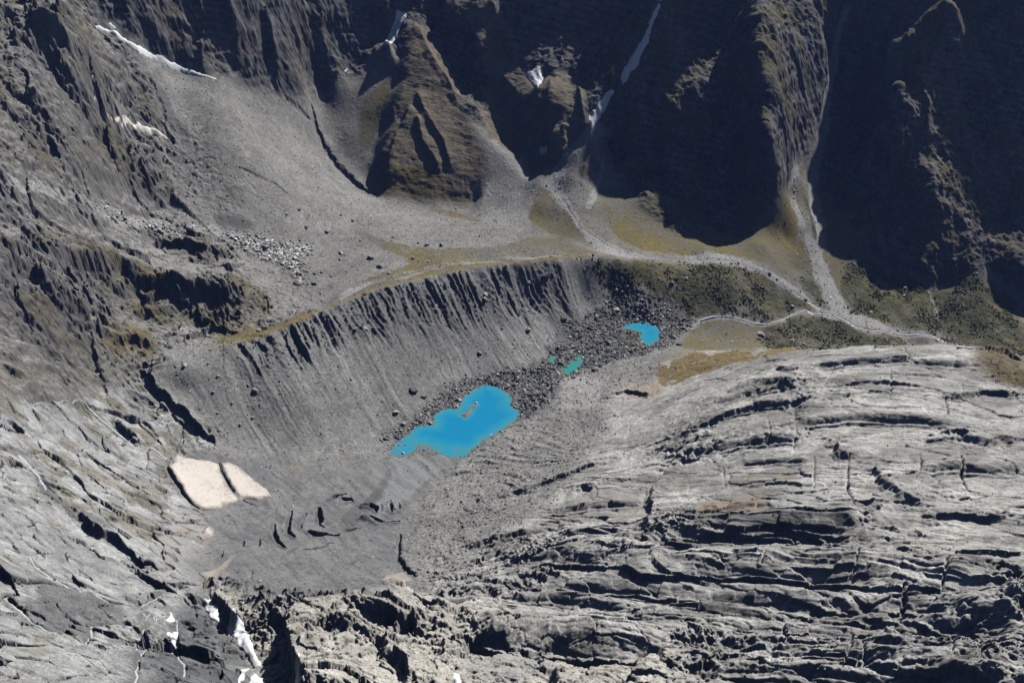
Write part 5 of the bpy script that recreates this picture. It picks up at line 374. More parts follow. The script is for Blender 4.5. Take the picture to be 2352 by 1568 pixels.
hgt += sw[i]*np.where(r1[:, 2] > .55, (.5+1.6*r1[:, 3]**2)*sstep(.16+.26*r1[:, 3], .05, dd), 0)
_, e2, r2, bx2, by2 = cells(x, y, 2.7, 9); dd = np.sqrt(bx2*bx2+by2*by2)
hgt += sw[i]*np.where(r2[:, 2] > .35, (.25+.6*r2[:, 3])*sstep(.42, .08, dd), 0)
DZ[i] += hgt*calm[i]
STONE = np.zeros(X.shape, F); STONE[i] = np.clip(sw[i], 0, 1)*((r2[:, 2] > .35)*(r2[:, 0]-.42)*sstep(.45, .2, dd))
# bouldery hummocks round the ponds
i = sub(RWv['debris']); x, y = X[i], Y[i]
_, e1, r1, bx1, by1 = cells(x, y, 14, 10)
DZ[i] += RWv['debris'][i]*calm[i]*sstep(3, 36, LSD[i])*(3.0*fbm(x, y, 40, 2, seed=52)+3.2*np.where(r1[:, 2] > .4, sstep(.55, .1, np.sqrt(bx1*bx1+by1*by1))*(.4+r1[:, 3]), 0))
# rough ground between lake and slabs: low lines of outcrop along the strata
i = sub(RWv['rubble_slope']); x, y = X[i], Y[i]; S = g4.sample(SFIELD, x, y)+.08*fbm(x, y, 30, 3, seed=53)
DZ[i] += RWv['rubble_slope'][i]*calm[i]*(2.6*np.clip(fbm(x*.4, S*70, 22, 4, .6, seed=54)+.1, 0, 1)*2+1.5*(saw(S*3.1, .3)-.5))
# debris covered ice: long flow waves
i = sub(RWv['glacier']); x, y = X[i], Y[i]
fl = (.8*x+.6*y)+18*fbm(x, y, 90, 2, seed=55)
DZ[i] += RWv['glacier'][i]*calm[i]*(2.8*fbm(fl, .25*(.6*x-.8*y), 26, 3, seed=56, ridged=True)+.9*fbm(fl, .2*(.6*x-.8*y), 7, 3, seed=57))
# shrubs and tussock
i = sub(CWv['shrub']+.5*CWv['grass']); x, y = X[i], Y[i]
DZ[i] += (np.clip(CWv['shrub'][i], 0, 1)*1.7*(1-fbm(x, y, 5.5, 2, .5, seed=58, ridged=True))+.35*np.clip(CWv['grass'][i], 0, 1)*fbm(x, y, 4, 2, seed=59))*calm[i]
# --- moraine face: gullies down the fall line
CREST = MCREST
i = sub(RWv['moraine']); x, y = X[i], Y[i]
d, sd, al = poly_dist(x, y, CREST)
sdn = np.where(sd < 0, d, 0)
u = x*RILLN[0]+y*RILLN[1]
u = u+7*fbm(x, y, 60, 2, seed=60)+2.2*fbm(x, y, 14, 2, seed=67)
deep = sstep(0, 10, sdn)*sstep(112, 52, sdn+34*fbm(u, y*0, 34, 3, seed=61))*sstep(.0, .1, al)*sstep(1, .86, al)
g1 = .55*fbm(u, sdn*.12, 27, 3, .55, seed=62, ridged=True)+.45*fbm(u, sdn*.12, 12, 3, .55, seed=68, ridged=True)
gm = np.clip(.95+1.0*fbm(u, sdn*.15, 55, 2, seed=69), .5, 1.5)
rill = fbm(u, sdn*.045, 6.5, 3, .6, seed=63, ridged=True)
rill2 = fbm(u, sdn*.03, 17, 2, .5, seed=66, ridged=True)
_, e1, r1, bx1, by1 = cells(x, y, 7, 11)
blk = np.where(r1[:, 2] > .35, sstep(.5, .1, np.sqrt(bx1*bx1+by1*by1))*(.3+r1[:, 3]), 0)
MI, MU, MD = i, u, deep
apron = sstep(60, 100, sdn)*sstep(260, 190, sdn)
DZ[i] += RWv['moraine'][i]*calm[i]*(deep*(19*gm*(g1-.36)+2.8*blk+1.5*fbm(x, y, 5, 3, .6, seed=64))+apron*np.clip(.45+1.5*fbm(u, sdn*.25, 48, 3, seed=141), .1, 1.6)*(1.6*rill+1.5*rill2-.8)+.5*rill)
log('loose ground')
for line, dep, w in CUT:
    i = box(X, Y, line, w*6)
    d, _, al = poly_dist(X[i]+.6*w*fbm(X[i], Y[i], 7, 2, seed=70), Y[i]+.6*w*fbm(X[i], Y[i], 7, 2, seed=71), line)
    wv = 1.25*w*(.35+.9*np.sin(np.pi*np.clip(al, .03, .97)))
    DZ[i] += (-dep*sstep(wv, .35*wv, d)+(.22 if dep >= 7 and w >= 2.2 else 0)*dep*sstep(wv*3.2, wv*1.2, d)*sstep(wv*.8, wv*1.2, d)).astype(F)
for lines, dep in ((RILL, .7), (BROOK, 1.1)):
    for line, w in lines:
        i = box(X, Y, line, w*3); d, _, _ = poly_dist(X[i], Y[i], line)
        DZ[i] -= dep*sstep(w*1.8, w*.5, d).astype(F)
PX = (X+DX).reshape(NR, NC); PY = (Y+DY).reshape(NR, NC); PZ = (Z+DZ).reshape(NR, NC)
log('height done')
def ground(x, y):
    x = np.atleast_1d(np.asarray(x, float)); y = np.atleast_1d(np.asarray(y, float))
    fr = np.clip(np.interp(y, ROWS, np.arange(NR)), 0, NR-1.001)
    fc = np.clip(np.interp(x/(y*np.interp(y, ROWS, HW)), COLS, np.arange(NC)), 0, NC-1.001)
    r = fr.astype(int); c = fc.astype(int); fr = fr-r; fc = fc-c
    a = PZ[r, c]*(1-fc)+PZ[r, c+1]*fc; b = PZ[r+1, c]*(1-fc)+PZ[r+1, c+1]*fc
    return a*(1-fr)+b*fr
# slope of the finished ground, for what grows on it
tx = np.gradient(PZ, axis=1)/np.maximum(np.gradient(PX, axis=1), .05); ty = np.gradient(PZ, axis=0)/np.maximum(np.gradient(PY, axis=0), .05)
FLAT = (1/np.sqrt(1+tx*tx+ty*ty)).ravel().astype(F)

# ================================================================ colours (albedo) of the ground
def C(r, g, b): return np.array((r, g, b), F)
TONE = {'scree': C(.225, .22, .21), 'fan': C(.215, .205, .19), 'talus': C(.25, .245, .235), 'valley_floor': C(.2, .19, .165), 'wall': C(.095, .095, .098), 'crag_pyramid': C(.175, .148, .112), 'crag_corner': C(.15, .12, .075), 'crag_middle': C(.17, .152, .122), 'crag_upper': C(.19, .185, .178), 'hill': C(.25, .245, .235), 'crag_band': C(.15, .142, .13), 'crag_low': C(.16, .15, .145),  # wall toned darker and cooler than the sunlit crags, painting in its shade
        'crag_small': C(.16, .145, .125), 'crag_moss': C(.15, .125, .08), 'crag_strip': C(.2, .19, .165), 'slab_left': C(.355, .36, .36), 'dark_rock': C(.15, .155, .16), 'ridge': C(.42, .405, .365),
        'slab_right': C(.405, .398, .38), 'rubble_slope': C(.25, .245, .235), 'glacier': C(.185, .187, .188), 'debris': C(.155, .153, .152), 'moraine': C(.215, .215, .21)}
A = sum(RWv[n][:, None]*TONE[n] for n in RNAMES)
n1 = fbm(X, Y, 120, 3, seed=80)[:, None]; n2 = fbm(X, Y, 18, 4, .6, seed=81)[:, None]; n3 = fbm(X, Y, 4, 3, .65, seed=82)[:, None]; n4 = fbm(X, Y, 1.7, 2, .7, seed=84)[:, None]
i = sub(wrock); n2[i, 0] = fbm3(X[i], Y[i], PZ.ravel()[i], 16, 4, .6, 81); n3[i, 0] = fbm3(X[i], Y[i], PZ.ravel()[i], 4, 2, .65, 82); n4[i, 0] = vnoise3(X[i]/1.7, Y[i]/1.7, PZ.ravel()[i]/1.7)
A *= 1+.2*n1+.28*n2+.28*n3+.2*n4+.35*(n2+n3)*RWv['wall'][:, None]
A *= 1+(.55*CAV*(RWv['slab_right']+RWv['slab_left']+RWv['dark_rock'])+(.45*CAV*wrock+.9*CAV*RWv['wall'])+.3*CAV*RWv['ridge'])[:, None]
A = np.maximum(A, .02)
A *= (1+1.5*STONE)[:, None]
def mix(col_, w): 
    global A
    w = np.clip(w, 0, 1)[:, None]
    A = A*(1-w)+col_*w
def cov(n, lo=.3, hi=.62, k=.35): return sstep(lo, hi, CWv[n]+k*n2[:, 0]*CWv[n]*2)
dk = sstep(.0, .4, fbm(.4*X, Y, 26, 4, .6, seed=110)+.6*n1[:, 0])
mix(C(.20, .19, .175)*(1+.25*n3), .62*dk*RWv['slab_right'])
mix(C(.165, .165, .165)*(1+.25*n3), .6*sstep(.05, .4, fbm(X, Y, 34, 4, .6, seed=111)+.5*n1[:, 0])*RWv['slab_left'])
mix(C(.15, .125, .06)*(1+.3*n3), .5*sstep(.22, .45, fbm(X, Y, 24, 4, .6, seed=112)+.3*(Y > 950))*RWv['slab_left'])
fl_ = .8*X+.6*Y+18*fbm(X, Y, 90, 2, seed=55)
mix(C(.135, .138, .142), .55*sstep(.05, .45, fbm(fl_, .25*(.6*X-.8*Y), 22, 4, .6, seed=113))*RWv['glacier'])
mix(C(.27, .265, .25), .4*sstep(.2, .5, fbm(fl_, .25*(.6*X-.8*Y), 30, 4, .6, seed=114))*RWv['glacier'])
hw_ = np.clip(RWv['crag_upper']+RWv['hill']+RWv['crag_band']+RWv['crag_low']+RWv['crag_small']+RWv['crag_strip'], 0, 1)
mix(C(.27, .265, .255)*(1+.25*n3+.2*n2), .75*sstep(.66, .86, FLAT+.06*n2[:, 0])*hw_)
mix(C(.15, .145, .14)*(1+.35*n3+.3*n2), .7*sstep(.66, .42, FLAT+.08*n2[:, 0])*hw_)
# brown weathering and moss on the crags
moss = sstep(.0, .35, fbm(X, Y, 38, 4, .6, seed=83)+.45*(FLAT-.62)+.12)
right = sstep(-50, 500, X)
mix(C(.17, .14, .10)*(1+.4*n3), .5*sstep(-.1, .35, n1[:, 0]+.6*n2[:, 0])*wrock*(.5+.3*right)*(1-.75*hw_))
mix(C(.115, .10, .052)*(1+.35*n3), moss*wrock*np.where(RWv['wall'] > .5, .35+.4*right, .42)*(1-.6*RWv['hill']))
mix(C(.13, .105, .035), .6*moss*RWv['crag_moss']+.45*moss*RWv['crag_band'])
mix(C(.34, .335, .325)*(1+.15*n2), .8*cov('pale'))
mix(C(.30, .235, .165)*(1+.2*n3), .65*cov('rust', .2, .7, .5))
mix(C(.095, .097, .10), .7*cov('wet', .2, .7, .5))
mix(C(.33, .33, .325)*(1+.25*n3)*(1+.9*STONE[:, None]), .9*cov('gravel', .35, .6, .3))
mix(C(.225, .23, .235)*(1+.1*n2+.08*n1), cov('mud', .25, .6, .35))
g = cov('grass', .25, .55, .5)*sstep(.45, .72, FLAT+.2)
patch = sstep(-.28, .16, n2[:, 0]+1.0*n3[:, 0]+.5*n1[:, 0]+.5*n4[:, 0])
mix(C(.125, .105, .042)*(1+.4*n2+.5*n3)+C(.02, .012, -.004)*n1*3, .9*g*(.25+.75*patch)*(1-.8*np.clip(RWv['crag_band'], 0, 1)))
shr = cov('shrub', .25, .65, .6)*sstep(-.45, .15, fbm(X, Y, 42, 4, .6, seed=85))
mix(C(.062, .064, .03)*(1+.6*n3+.4*n2), .88*shr)
mix(C(.205, .15, .06)*(1+.35*n2+.35*n3), .92*cov('gold', .2, .75, .9))
for line, w in RILL:
    i = box(X, Y, line, 12); d, _, _ = poly_dist(X[i], Y[i], line)
    k = np.zeros(X.shape, F); k[i] = sstep(6, 1.0, d+5*n2[i, 0]+2*n3[i, 0]); mix(C(.12, .122, .125)*(1+.3*n3), .6*k)
k = np.zeros(X.shape, F); k[MI] = fbm(MU, MU*0, 19, 4, .6, seed=140)
A *= (1+.35*k*RWv['moraine'])[:, None]
k[MI] = MD; mix(C(.15, .15, .148)*(1+.3*n3), .5*k*RWv['moraine'])
for line, w in BROOK:
    i = box(X, Y, line, 16); d, _, _ = poly_dist(X[i], Y[i], line)
    k = np.zeros(X.shape, F); k[i] = sstep(5.5+w, 1.0+.3*w, d+6*n2[i, 0]+3*n3[i, 0]); mix(C(.31, .31, .305)*(1+.3*n3), .8*k)
dcrest = np.full(X.shape, 999, F); i = box(X, Y, CREST, 25); d, sd, al = poly_dist(X[i], Y[i], CREST); dcrest[i] = np.where(sd > 0, d-1.5, d+4)
mix(C(.23, .175, .075)*(1+.2*n3), .85*sstep(8, 2, np.abs(dcrest))*(X < 200))
# tide mark of silt round the water
mix(C(.25, .25, .245), .5*sstep(8, 2, LSD)*(LSD > 0))
mix(C(.10, .10, .098), .8*sstep(3.2, .8, LSD+1.5*n3[:, 0])*(LSD > -1.5))
mix(C(.19, .19, .175)*(1+.3*n3), .9*(LSD < -1.5))
A = np.clip(A, .02, .8)
log('colours')

# ================================================================ mesh builders
def mesh(name, co, faces, colors=None, smooth=True, mat=None):
    m = bpy.data.meshes.new(name)
    co = np.ascontiguousarray(co, F); faces = np.ascontiguousarray(faces, np.int32); k = faces.shape[1]
    m.vertices.add(len(co)); m.vertices.foreach_set('co', co.ravel())
    m.loops.add(faces.size); m.loops.foreach_set('vertex_index', faces.ravel())
    m.polygons.add(len(faces)); m.polygons.foreach_set('loop_start', np.arange(0, faces.size, k, dtype=np.int32))
    m.polygons.foreach_set('use_smooth', np.full(len(faces), smooth))
    m.update(calc_edges=True)
    if colors is not None:
        a = m.attributes.new('tone', 'FLOAT_COLOR', 'POINT')
        a.data.foreach_set('color', np.c_[colors, np.ones(len(co))].astype(F).ravel())
    if mat: m.materials.append(mat)
    return m
def put(name, m, kind=None, label=None, category=None, group=None, loc=None):
    o = bpy.data.objects.new(name, m); col.objects.link(o)
    if loc is not None: o.location = loc
    if kind: o['kind'] = kind
    if label: o['label'] = label
    if category: o['category'] = category
    if group: o['group'] = group
    return o

# ================================================================ materials
def ground_mat(name, fine=1.6, var=.35, bump=.35, spec=.15):
    mt = bpy.data.materials.new(name); mt.use_nodes = True; nt = mt.node_tree; N = nt.nodes; L = nt.links
    b = N['Principled BSDF']; b.inputs['Roughness'].default_value = .93; b.inputs['Specular IOR Level'].default_value = spec
    at = N.new('ShaderNodeAttribute'); at.attribute_name = 'tone'
    tc = N.new('ShaderNodeTexCoord')
    no = N.new('ShaderNodeTexNoise'); no.inputs['Scale'].default_value = 1/fine; no.inputs['Detail'].default_value = 3; no.inputs['Roughness'].default_value = .65
    L.new(tc.outputs['Object'], no.inputs['Vector'])
    mr = N.new('ShaderNodeMapRange'); mr.inputs['From Min'].default_value = .3; mr.inputs['From Max'].default_value = .7; mr.inputs['To Min'].default_value = 1-var; mr.inputs['To Max'].default_value = 1+var
    L.new(no.outputs['Fac'], mr.inputs['Value'])
    mx = N.new('ShaderNodeVectorMath'); mx.operation = 'SCALE'
    L.new(at.outputs['Color'], mx.inputs[0]); L.new(mr.outputs['Result'], mx.inputs['Scale'])
    L.new(mx.outputs['Vector'], b.inputs['Base Color'])
    bp = N.new('ShaderNodeBump'); bp.inputs['Strength'].default_value = .6; bp.inputs['Distance'].default_value = bump
    L.new(no.outputs['Fac'], bp.inputs['Height']); L.new(bp.outputs['Normal'], b.inputs['Normal'])
    return mt
def plain_mat(name, c, rough=.9, var=.15, scale=.4, spec=.2, bump=.2):
    mt = bpy.data.materials.new(name); mt.use_nodes = True; nt = mt.node_tree; N = nt.nodes; L = nt.links
    b = N['Principled BSDF']; b.inputs['Roughness'].default_value = rough; b.inputs['Specular IOR Level'].default_value = spec
    tc = N.new('ShaderNodeTexCoord'); geo = N.new('ShaderNodeNewGeometry')
    no = N.new('ShaderNodeTexNoise'); no.inputs['Scale'].default_value = scale; no.inputs['Detail'].default_value = 4; no.inputs['Roughness'].default_value = .6
    L.new(geo.outputs['Position'], no.inputs['Vector'])
    cr = N.new('ShaderNodeMapRange'); cr.inputs['From Min'].default_value = .3; cr.inputs['From Max'].default_value = .7; cr.inputs['To Min'].default_value = 1-var; cr.inputs['To Max'].default_value = 1+var
    L.new(no.outputs['Fac'], cr.inputs['Value'])
    mx = N.new('ShaderNodeVectorMath'); mx.operation = 'SCALE'; mx.inputs[0].default_value = c
    L.new(cr.outputs['Result'], mx.inputs['Scale']); L.new(mx.outputs['Vector'], b.inputs['Base Color'])
    bp = N.new('ShaderNodeBump'); bp.inputs['Strength'].default_value = .5; bp.inputs['Distance'].default_value = bump
    L.new(no.outputs['Fac'], bp.inputs['Height']); L.new(bp.outputs['Normal'], b.inputs['Normal'])
    return mt
M_ground = ground_mat('weathered_ground')
M_stone = ground_mat('loose_stone', 1.0, .25, .1)

# ================================================================ terrain objects (setting)
GROUPS = [('mountain_wall', ['wall', 'crag_corner', 'crag_pyramid', 'crag_middle']), ('rocky_hillside', ['crag_upper', 'hill', 'crag_band', 'crag_low', 'crag_small', 'crag_moss', 'crag_strip']), ('scree_slope', ['scree', 'fan', 'talus']), ('valley_floor', ['valley_floor']), ('moraine', ['moraine']),
          ('rubble_ground', ['debris', 'rubble_slope']), ('glacier', ['glacier']), ('rock_slabs', ['slab_right', 'slab_left', 'dark_rock']), ('rock_ridge', ['ridge'])]
gi = {n: k for k, (_, ns) in enumerate(GROUPS) for n in ns}
lut = np.array([gi[n] for n in RNAMES])
fx = np.clip(np.round((qx-GX0)/4).astype(int), 0, g4.nx-1); fy = np.clip(np.round((qy-GY0)/4).astype(int), 0, g4.ny-1)
VG = lut[RIDX[fx, fy]].reshape(NR, NC)
idx = np.arange(NR*NC, dtype=np.int32).reshape(NR, NC)
quads = np.stack([idx[:-1, :-1], idx[:-1, 1:], idx[1:, 1:], idx[1:, :-1]], -1).reshape(-1, 4)
fg = VG[:-1, :-1].ravel()
CO = np.stack([PX.ravel(), PY.ravel(), PZ.ravel()], -1)
for k, (name, _) in enumerate(GROUPS):
    q = quads[fg == k]
    if not len(q): continue
    use = np.zeros(NR*NC, bool); use[q.ravel()] = True
    remap = np.cumsum(use, dtype=np.int32)-1
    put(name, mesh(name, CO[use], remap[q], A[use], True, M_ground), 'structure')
log('terrain meshes')

# ================================================================ water
def water_mat(name, deep, mid_, shallow):
    mt = bpy.data.materials.new(name); mt.use_nodes = True; nt = mt.node_tree; N = nt.nodes; L = nt.links
    b = N['Principled BSDF']; b.inputs['Roughness'].default_value = .1; b.inputs['Specular IOR Level'].default_value = .4
    at = N.new('ShaderNodeAttribute'); at.attribute_name = 'tone'
    sx = N.new('ShaderNodeSeparateColor'); L.new(at.outputs['Color'], sx.inputs['Color'])
    tc = N.new('ShaderNodeTexCoord'); no = N.new('ShaderNodeTexNoise'); no.inputs['Scale'].default_value = .05; no.inputs['Detail'].default_value = 4
    L.new(tc.outputs['Object'], no.inputs['Vector'])
    ad = N.new('ShaderNodeMath'); ad.operation = 'MULTIPLY_ADD'; ad.inputs[1].default_value = .8; L.new(no.outputs['Fac'], ad.inputs[0])
    sb = N.new('ShaderNodeMath'); sb.operation = 'SUBTRACT'; L.new(sx.outputs['Red'], sb.inputs[0]); sb.inputs[1].default_value = .4; L.new(sb.outputs[0], ad.inputs[2])
    cr = N.new('ShaderNodeValToRGB'); e = cr.color_ramp.elements
    e[0].position = .02; e[0].color = (*shallow, 1); e[1].position = .8; e[1].color = (*deep, 1)
    m = e.new(.22); m.color = (*mid_, 1)
    L.new(ad.outputs[0], cr.inputs['Fac']); L.new(cr.outputs['Color'], b.inputs['Base Color'])
    n2_ = N.new('ShaderNodeTexNoise'); n2_.inputs['Scale'].default_value = .6; L.new(tc.outputs['Object'], n2_.inputs['Vector'])
    bp = N.new('ShaderNodeBump'); bp.inputs['Strength'].default_value = .04; L.new(n2_.outputs['Fac'], bp.inputs['Height']); L.new(bp.outputs['Normal'], b.inputs['Normal'])
    return mt
WATER = {'blue': water_mat('milky_blue_water', (.010, .255, .48), (.035, .31, .45), (.13, .24, .24)), 'teal': water_mat('milky_teal_water', (.03, .30, .33), (.05, .30, .28), (.15, .22, .18))}
for k, (P, lev, tone, dep) in enumerate(LAKE):
    a = np.array(P); st = 2.0 if k else 2.5
    xs = np.arange(a[:, 0].min()-10, a[:, 0].max()+10, st); yy = np.arange(a[:, 1].min()-10, a[:, 1].max()+10, st)
    gx, gy = np.meshgrid(xs, yy, indexing='ij')
    d, _, _ = poly_dist(gx.ravel(), gy.ravel(), P, True); ins = in_poly(gx.ravel(), gy.ravel(), P)
    keep = (ins | (d < 5)).reshape(gx.shape)
    dpt = np.clip((lev-ground(gx.ravel(), gy.ravel()))/dep, 0, 1)
    id_ = np.arange(gx.size).reshape(gx.shape)
    f = np.stack([id_[:-1, :-1], id_[1:, :-1], id_[1:, 1:], id_[:-1, 1:]], -1)[keep[:-1, :-1] & keep[1:, 1:] & keep[1:, :-1] & keep[:-1, 1:]].reshape(-1, 4)
    co = np.c_[gx.ravel(), gy.ravel(), np.full(gx.size, lev)]
    use = np.zeros(gx.size, bool); use[f.ravel()] = True; rm = np.cumsum(use)-1
    put('lake' if k < 2 else 'pond', mesh('lake', co[use], rm[f], np.repeat(dpt[use][:, None], 3, 1), True, WATER[tone]), 'structure')
M_foam = plain_mat('white_water', (.64, .65, .66), .4, .3, .8)
M_brook = plain_mat('grey_brook_water', (.42, .44, .45), .25, .35, .5)
def ribbon(line, w, name, mat):
    P = np.asarray(line, float); seg = np.hypot(*(P[1:]-P[:-1]).T); L = np.r_[0, np.cumsum(seg)]
    s = np.arange(0, L[-1], 1.5); x = np.interp(s, L, P[:, 0]); y = np.interp(s, L, P[:, 1])
    x = x+1.3*fbm(s.astype(F), s.astype(F)*0, 9, 3, seed=90+w); y = y+1.3*fbm(s.astype(F), s.astype(F)*0, 9, 3, seed=91+w)
    tx_, ty_ = np.gradient(x), np.gradient(y); l = np.hypot(tx_, ty_)+1e-6; nx, ny = -ty_/l, tx_/l
    ww = w*.5*(.75+.6*fbm(s.astype(F), s.astype(F)*0, 14, 3, seed=92+w)); ww = np.maximum(ww, .2*w)
    zc = np.maximum(np.maximum(ground(x, y), ground(x+nx*ww, y+ny*ww)), ground(x-nx*ww, y-ny*ww))+.12
    top = np.stack([np.c_[x+nx*ww, y+ny*ww, zc], np.c_[x, y, zc+.15], np.c_[x-nx*ww, y-ny*ww, zc], np.c_[x-nx*ww, y-ny*ww, zc-2.5], np.c_[x+nx*ww, y+ny*ww, zc-2.5]], 1)
    n = len(s); co = top.reshape(-1, 3); b = np.arange(n-1)*5; f = []
    for a_, b_ in ((0, 1), (1, 2), (2, 3), (3, 4), (4, 0)): f.append(np.stack([b+a_, b+b_, b+5+b_, b+5+a_], -1))
    put(name, mesh(name, co, np.concatenate(f), None, False, mat), 'structure')
for line, w in RILL: ribbon(line, w*1.05, 'stream', M_foam)
for line, w in BROOK: ribbon(line, w, 'brook', M_brook)

# ================================================================ snow patches
SNOW_TONE = {'b': C(.66, .605, .55), 'd': C(.36, .325, .28)}
M_dust = ground_mat('dusty_snow', 2.5, .07, .25, .3)
SNOWM = {'w': plain_mat('snow', (.80, .82, .85), .6, .05, .15, .3, .3), 'c': plain_mat('cream_snow', (.80, .76, .70), .6, .08, .12, .3, .3),
         'b': plain_mat('dusty_beige_snow', (.66, .60, .53), .75, .17, .16, .15, .6), 'd': plain_mat('dirty_snow', (.34, .305, .265), .85, .35, .2, .1, .4)}
for P, th, c, lab in SNOW:
    a = np.array(P, float); ext = (a.max(0)-a.min(0))
    st = float(np.clip(math.sqrt(ext[0]*ext[1]/9000.0), .7, 2.2))
    xs = np.arange(a[:, 0].min()-st, a[:, 0].max()+st, st); yy = np.arange(a[:, 1].min()-st, a[:, 1].max()+st, st)
    gx, gy = np.meshgrid(xs, yy, indexing='ij'); x = gx.ravel().astype(F); y = gy.ravel().astype(F)
    jx = x+2.6*fbm(x, y, 11, 4, .65, seed=95); jy = y+2.6*fbm(x, y, 11, 4, .65, seed=96)
    d, _, _ = poly_dist(jx, jy, P, True); ins = in_poly(jx, jy, P)
    if ins.sum() < 9: print('thin snow', lab, ins.sum())
    gz = ground(x, y).reshape(gx.shape)
    sm = blur(gz.astype(F), 2)
    top = np.maximum(sm, gz-.6*th*.5)+th*np.sqrt(np.clip(d/(1.3*th), 0, 1)).reshape(gx.shape)*(1+.12*fbm(x, y, 15, 2, seed=97).reshape(gx.shape)+.10*(saw((.5*x-.86*y)/7+fbm(x, y, 25, 2, seed=98), .5)-.5).reshape(gx.shape)*(th > 4.5))
    top = np.where(ins.reshape(gx.shape), top, gz-1.0)
    bot = gz-4.0
    keep = ins.reshape(gx.shape); cell = keep[:-1, :-1] | keep[1:, :-1] | keep[1:, 1:] | keep[:-1, 1:]
    id_ = np.arange(gx.size).reshape(gx.shape)
    f = np.stack([id_[:-1, :-1], id_[1:, :-1], id_[1:, 1:], id_[:-1, 1:]], -1)[cell].reshape(-1, 4)
    n = gx.size
    co = np.r_[np.c_[x, y, top.ravel()], np.c_[x, y, bot.ravel()]]
    # closed: top, underside, rim
    e = np.concatenate([f[:, [0, 1]], f[:, [1, 2]], f[:, [2, 3]], f[:, [3, 0]]]); key = np.sort(e, 1); _, inv, cnt = np.unique(key, axis=0, return_inverse=True, return_counts=True)
    rim = e[cnt[inv.ravel()] == 1]
    ff = np.concatenate([f, f[:, ::-1]+n, np.c_[rim[:, 1], rim[:, 0], rim[:, 0]+n, rim[:, 1]+n]])
    use = np.zeros(2*n, bool); use[ff.ravel()] = True; rm = np.cumsum(use)-1
    org = np.array([a[:, 0].mean(), a[:, 1].mean(), 0]); org[2] = ground(org[0], org[1])[0]
    tn = None
    if c in SNOW_TONE:
        fl = (.8*x+.6*y); st_ = fbm(fl/1.0, .3*(.6*x-.8*y), 12, 4, .6, seed=120); sp = fbm(x, y, 2.2, 2, .6, seed=121)
        dirt = np.clip(.30*sstep(.0, .5, st_)+.55*sstep(.38, .6, sp)+.55*sstep(7, 1, d+5*fbm(x, y, 12, 3, .6, seed=122)), 0, .85)
        v = SNOW_TONE[c][None]*(1+.06*st_[:, None])*(1-dirt[:, None])+C(.22, .20, .18)[None]*dirt[:, None]
        tn = np.r_[v, v*.8][use]
    put('snow_patch', mesh('snow_patch', co[use]-org, rm[ff], tn, True, M_dust if c in SNOW_TONE else SNOWM[c]), None, lab, 'snow patch', loc=org)
log('snow, water')

# ================================================================ boulders
def rock_mesh(seed, mat):
    r = random.Random(seed); bm = bmesh.new(); bmesh.ops.create_icosphere(bm, subdivisions=3, radius=1.0)
    planes = []
    for _ in range(r.randint(9, 13)):
        n = Vector((r.gauss(0, 1), r.gauss(0, 1), r.gauss(0, .8))).normalized(); planes.append((n, r.uniform(.52, .86)))
    for v in bm.verts:
        for n, d in planes:
            k = v.co.dot(n)-d
            if k > 0: v.co -= n*k*.93
        v.co += Vector((r.gauss(0, .012), r.gauss(0, .012), r.gauss(0, .012)))
        v.co.x *= 1.25; v.co.z *= .85+.1*r.random()*0
    m = bpy.data.meshes.new('boulder'); bm.to_mesh(m); bm.free(); m.materials.append(mat); return m
RT = {'p': (.46, .455, .44), 'w': (.66, .65, .62), 'm': (.32, .315, .305), 'd': (.16, .156, .152), 't': (.40, .35, .29)}
ROCKS = {k: [rock_mesh(10*i+j, plain_mat('boulder_'+k, c, .9, .3, .5, .15, .5) if i == 0 and False else m_) for i in range(7)] for j, (k, c) in enumerate(RT.items()) for m_ in [plain_mat('boulder_stone', c, .9, .3, .5, .15, .5)]}
r_ = random.Random(3)
def offlake_(gx, gy):
    m = np.ones(gx.shape, F)
    for P, _, _, _ in LAKE: m *= 1-blur(raster([P]).astype(F), 1)
    return m > .99
def boulder(x, y, size, tone, label, group=None, sink=.29):
    o = put('boulder', ROCKS[tone][r_.randrange(7)], None, label, 'boulder', group)
    s = size*.5/1.0
    o.scale = (s*r_.uniform(.85, 1.1), s*r_.uniform(.75, 1.1), s*r_.uniform(.8, 1.1))
    o.rotation_euler = (r_.uniform(-.35, .35), r_.uniform(-.35, .35), r_.uniform(0, 6.28))
    o.location = (x, y, float(ground(x, y)[0])+s*(.75-sink*2))
    return o
for x, y, size, tone, lab in BOULDER:
    if isinstance(lab, int): boulder(x, y, size, tone, BGROUP[lab][0], BGROUP[lab][1])
    else: boulder(x, y, size, tone, lab)

p = (RW['debris']*offlake_(GXX, GYY)).ravel(); p = p/p.sum()
for k in rng.choice(p.size, 54, p=p):
    x, y = GXX.ravel()[k]+rng.uniform(-2, 2), GYY.ravel()[k]+rng.uniform(-2, 2)
    boulder(x, y, rng.uniform(5.0, 8.5), 'dmdp'[rng.randint(4)], BGROUP[5][0], BGROUP[5][1])

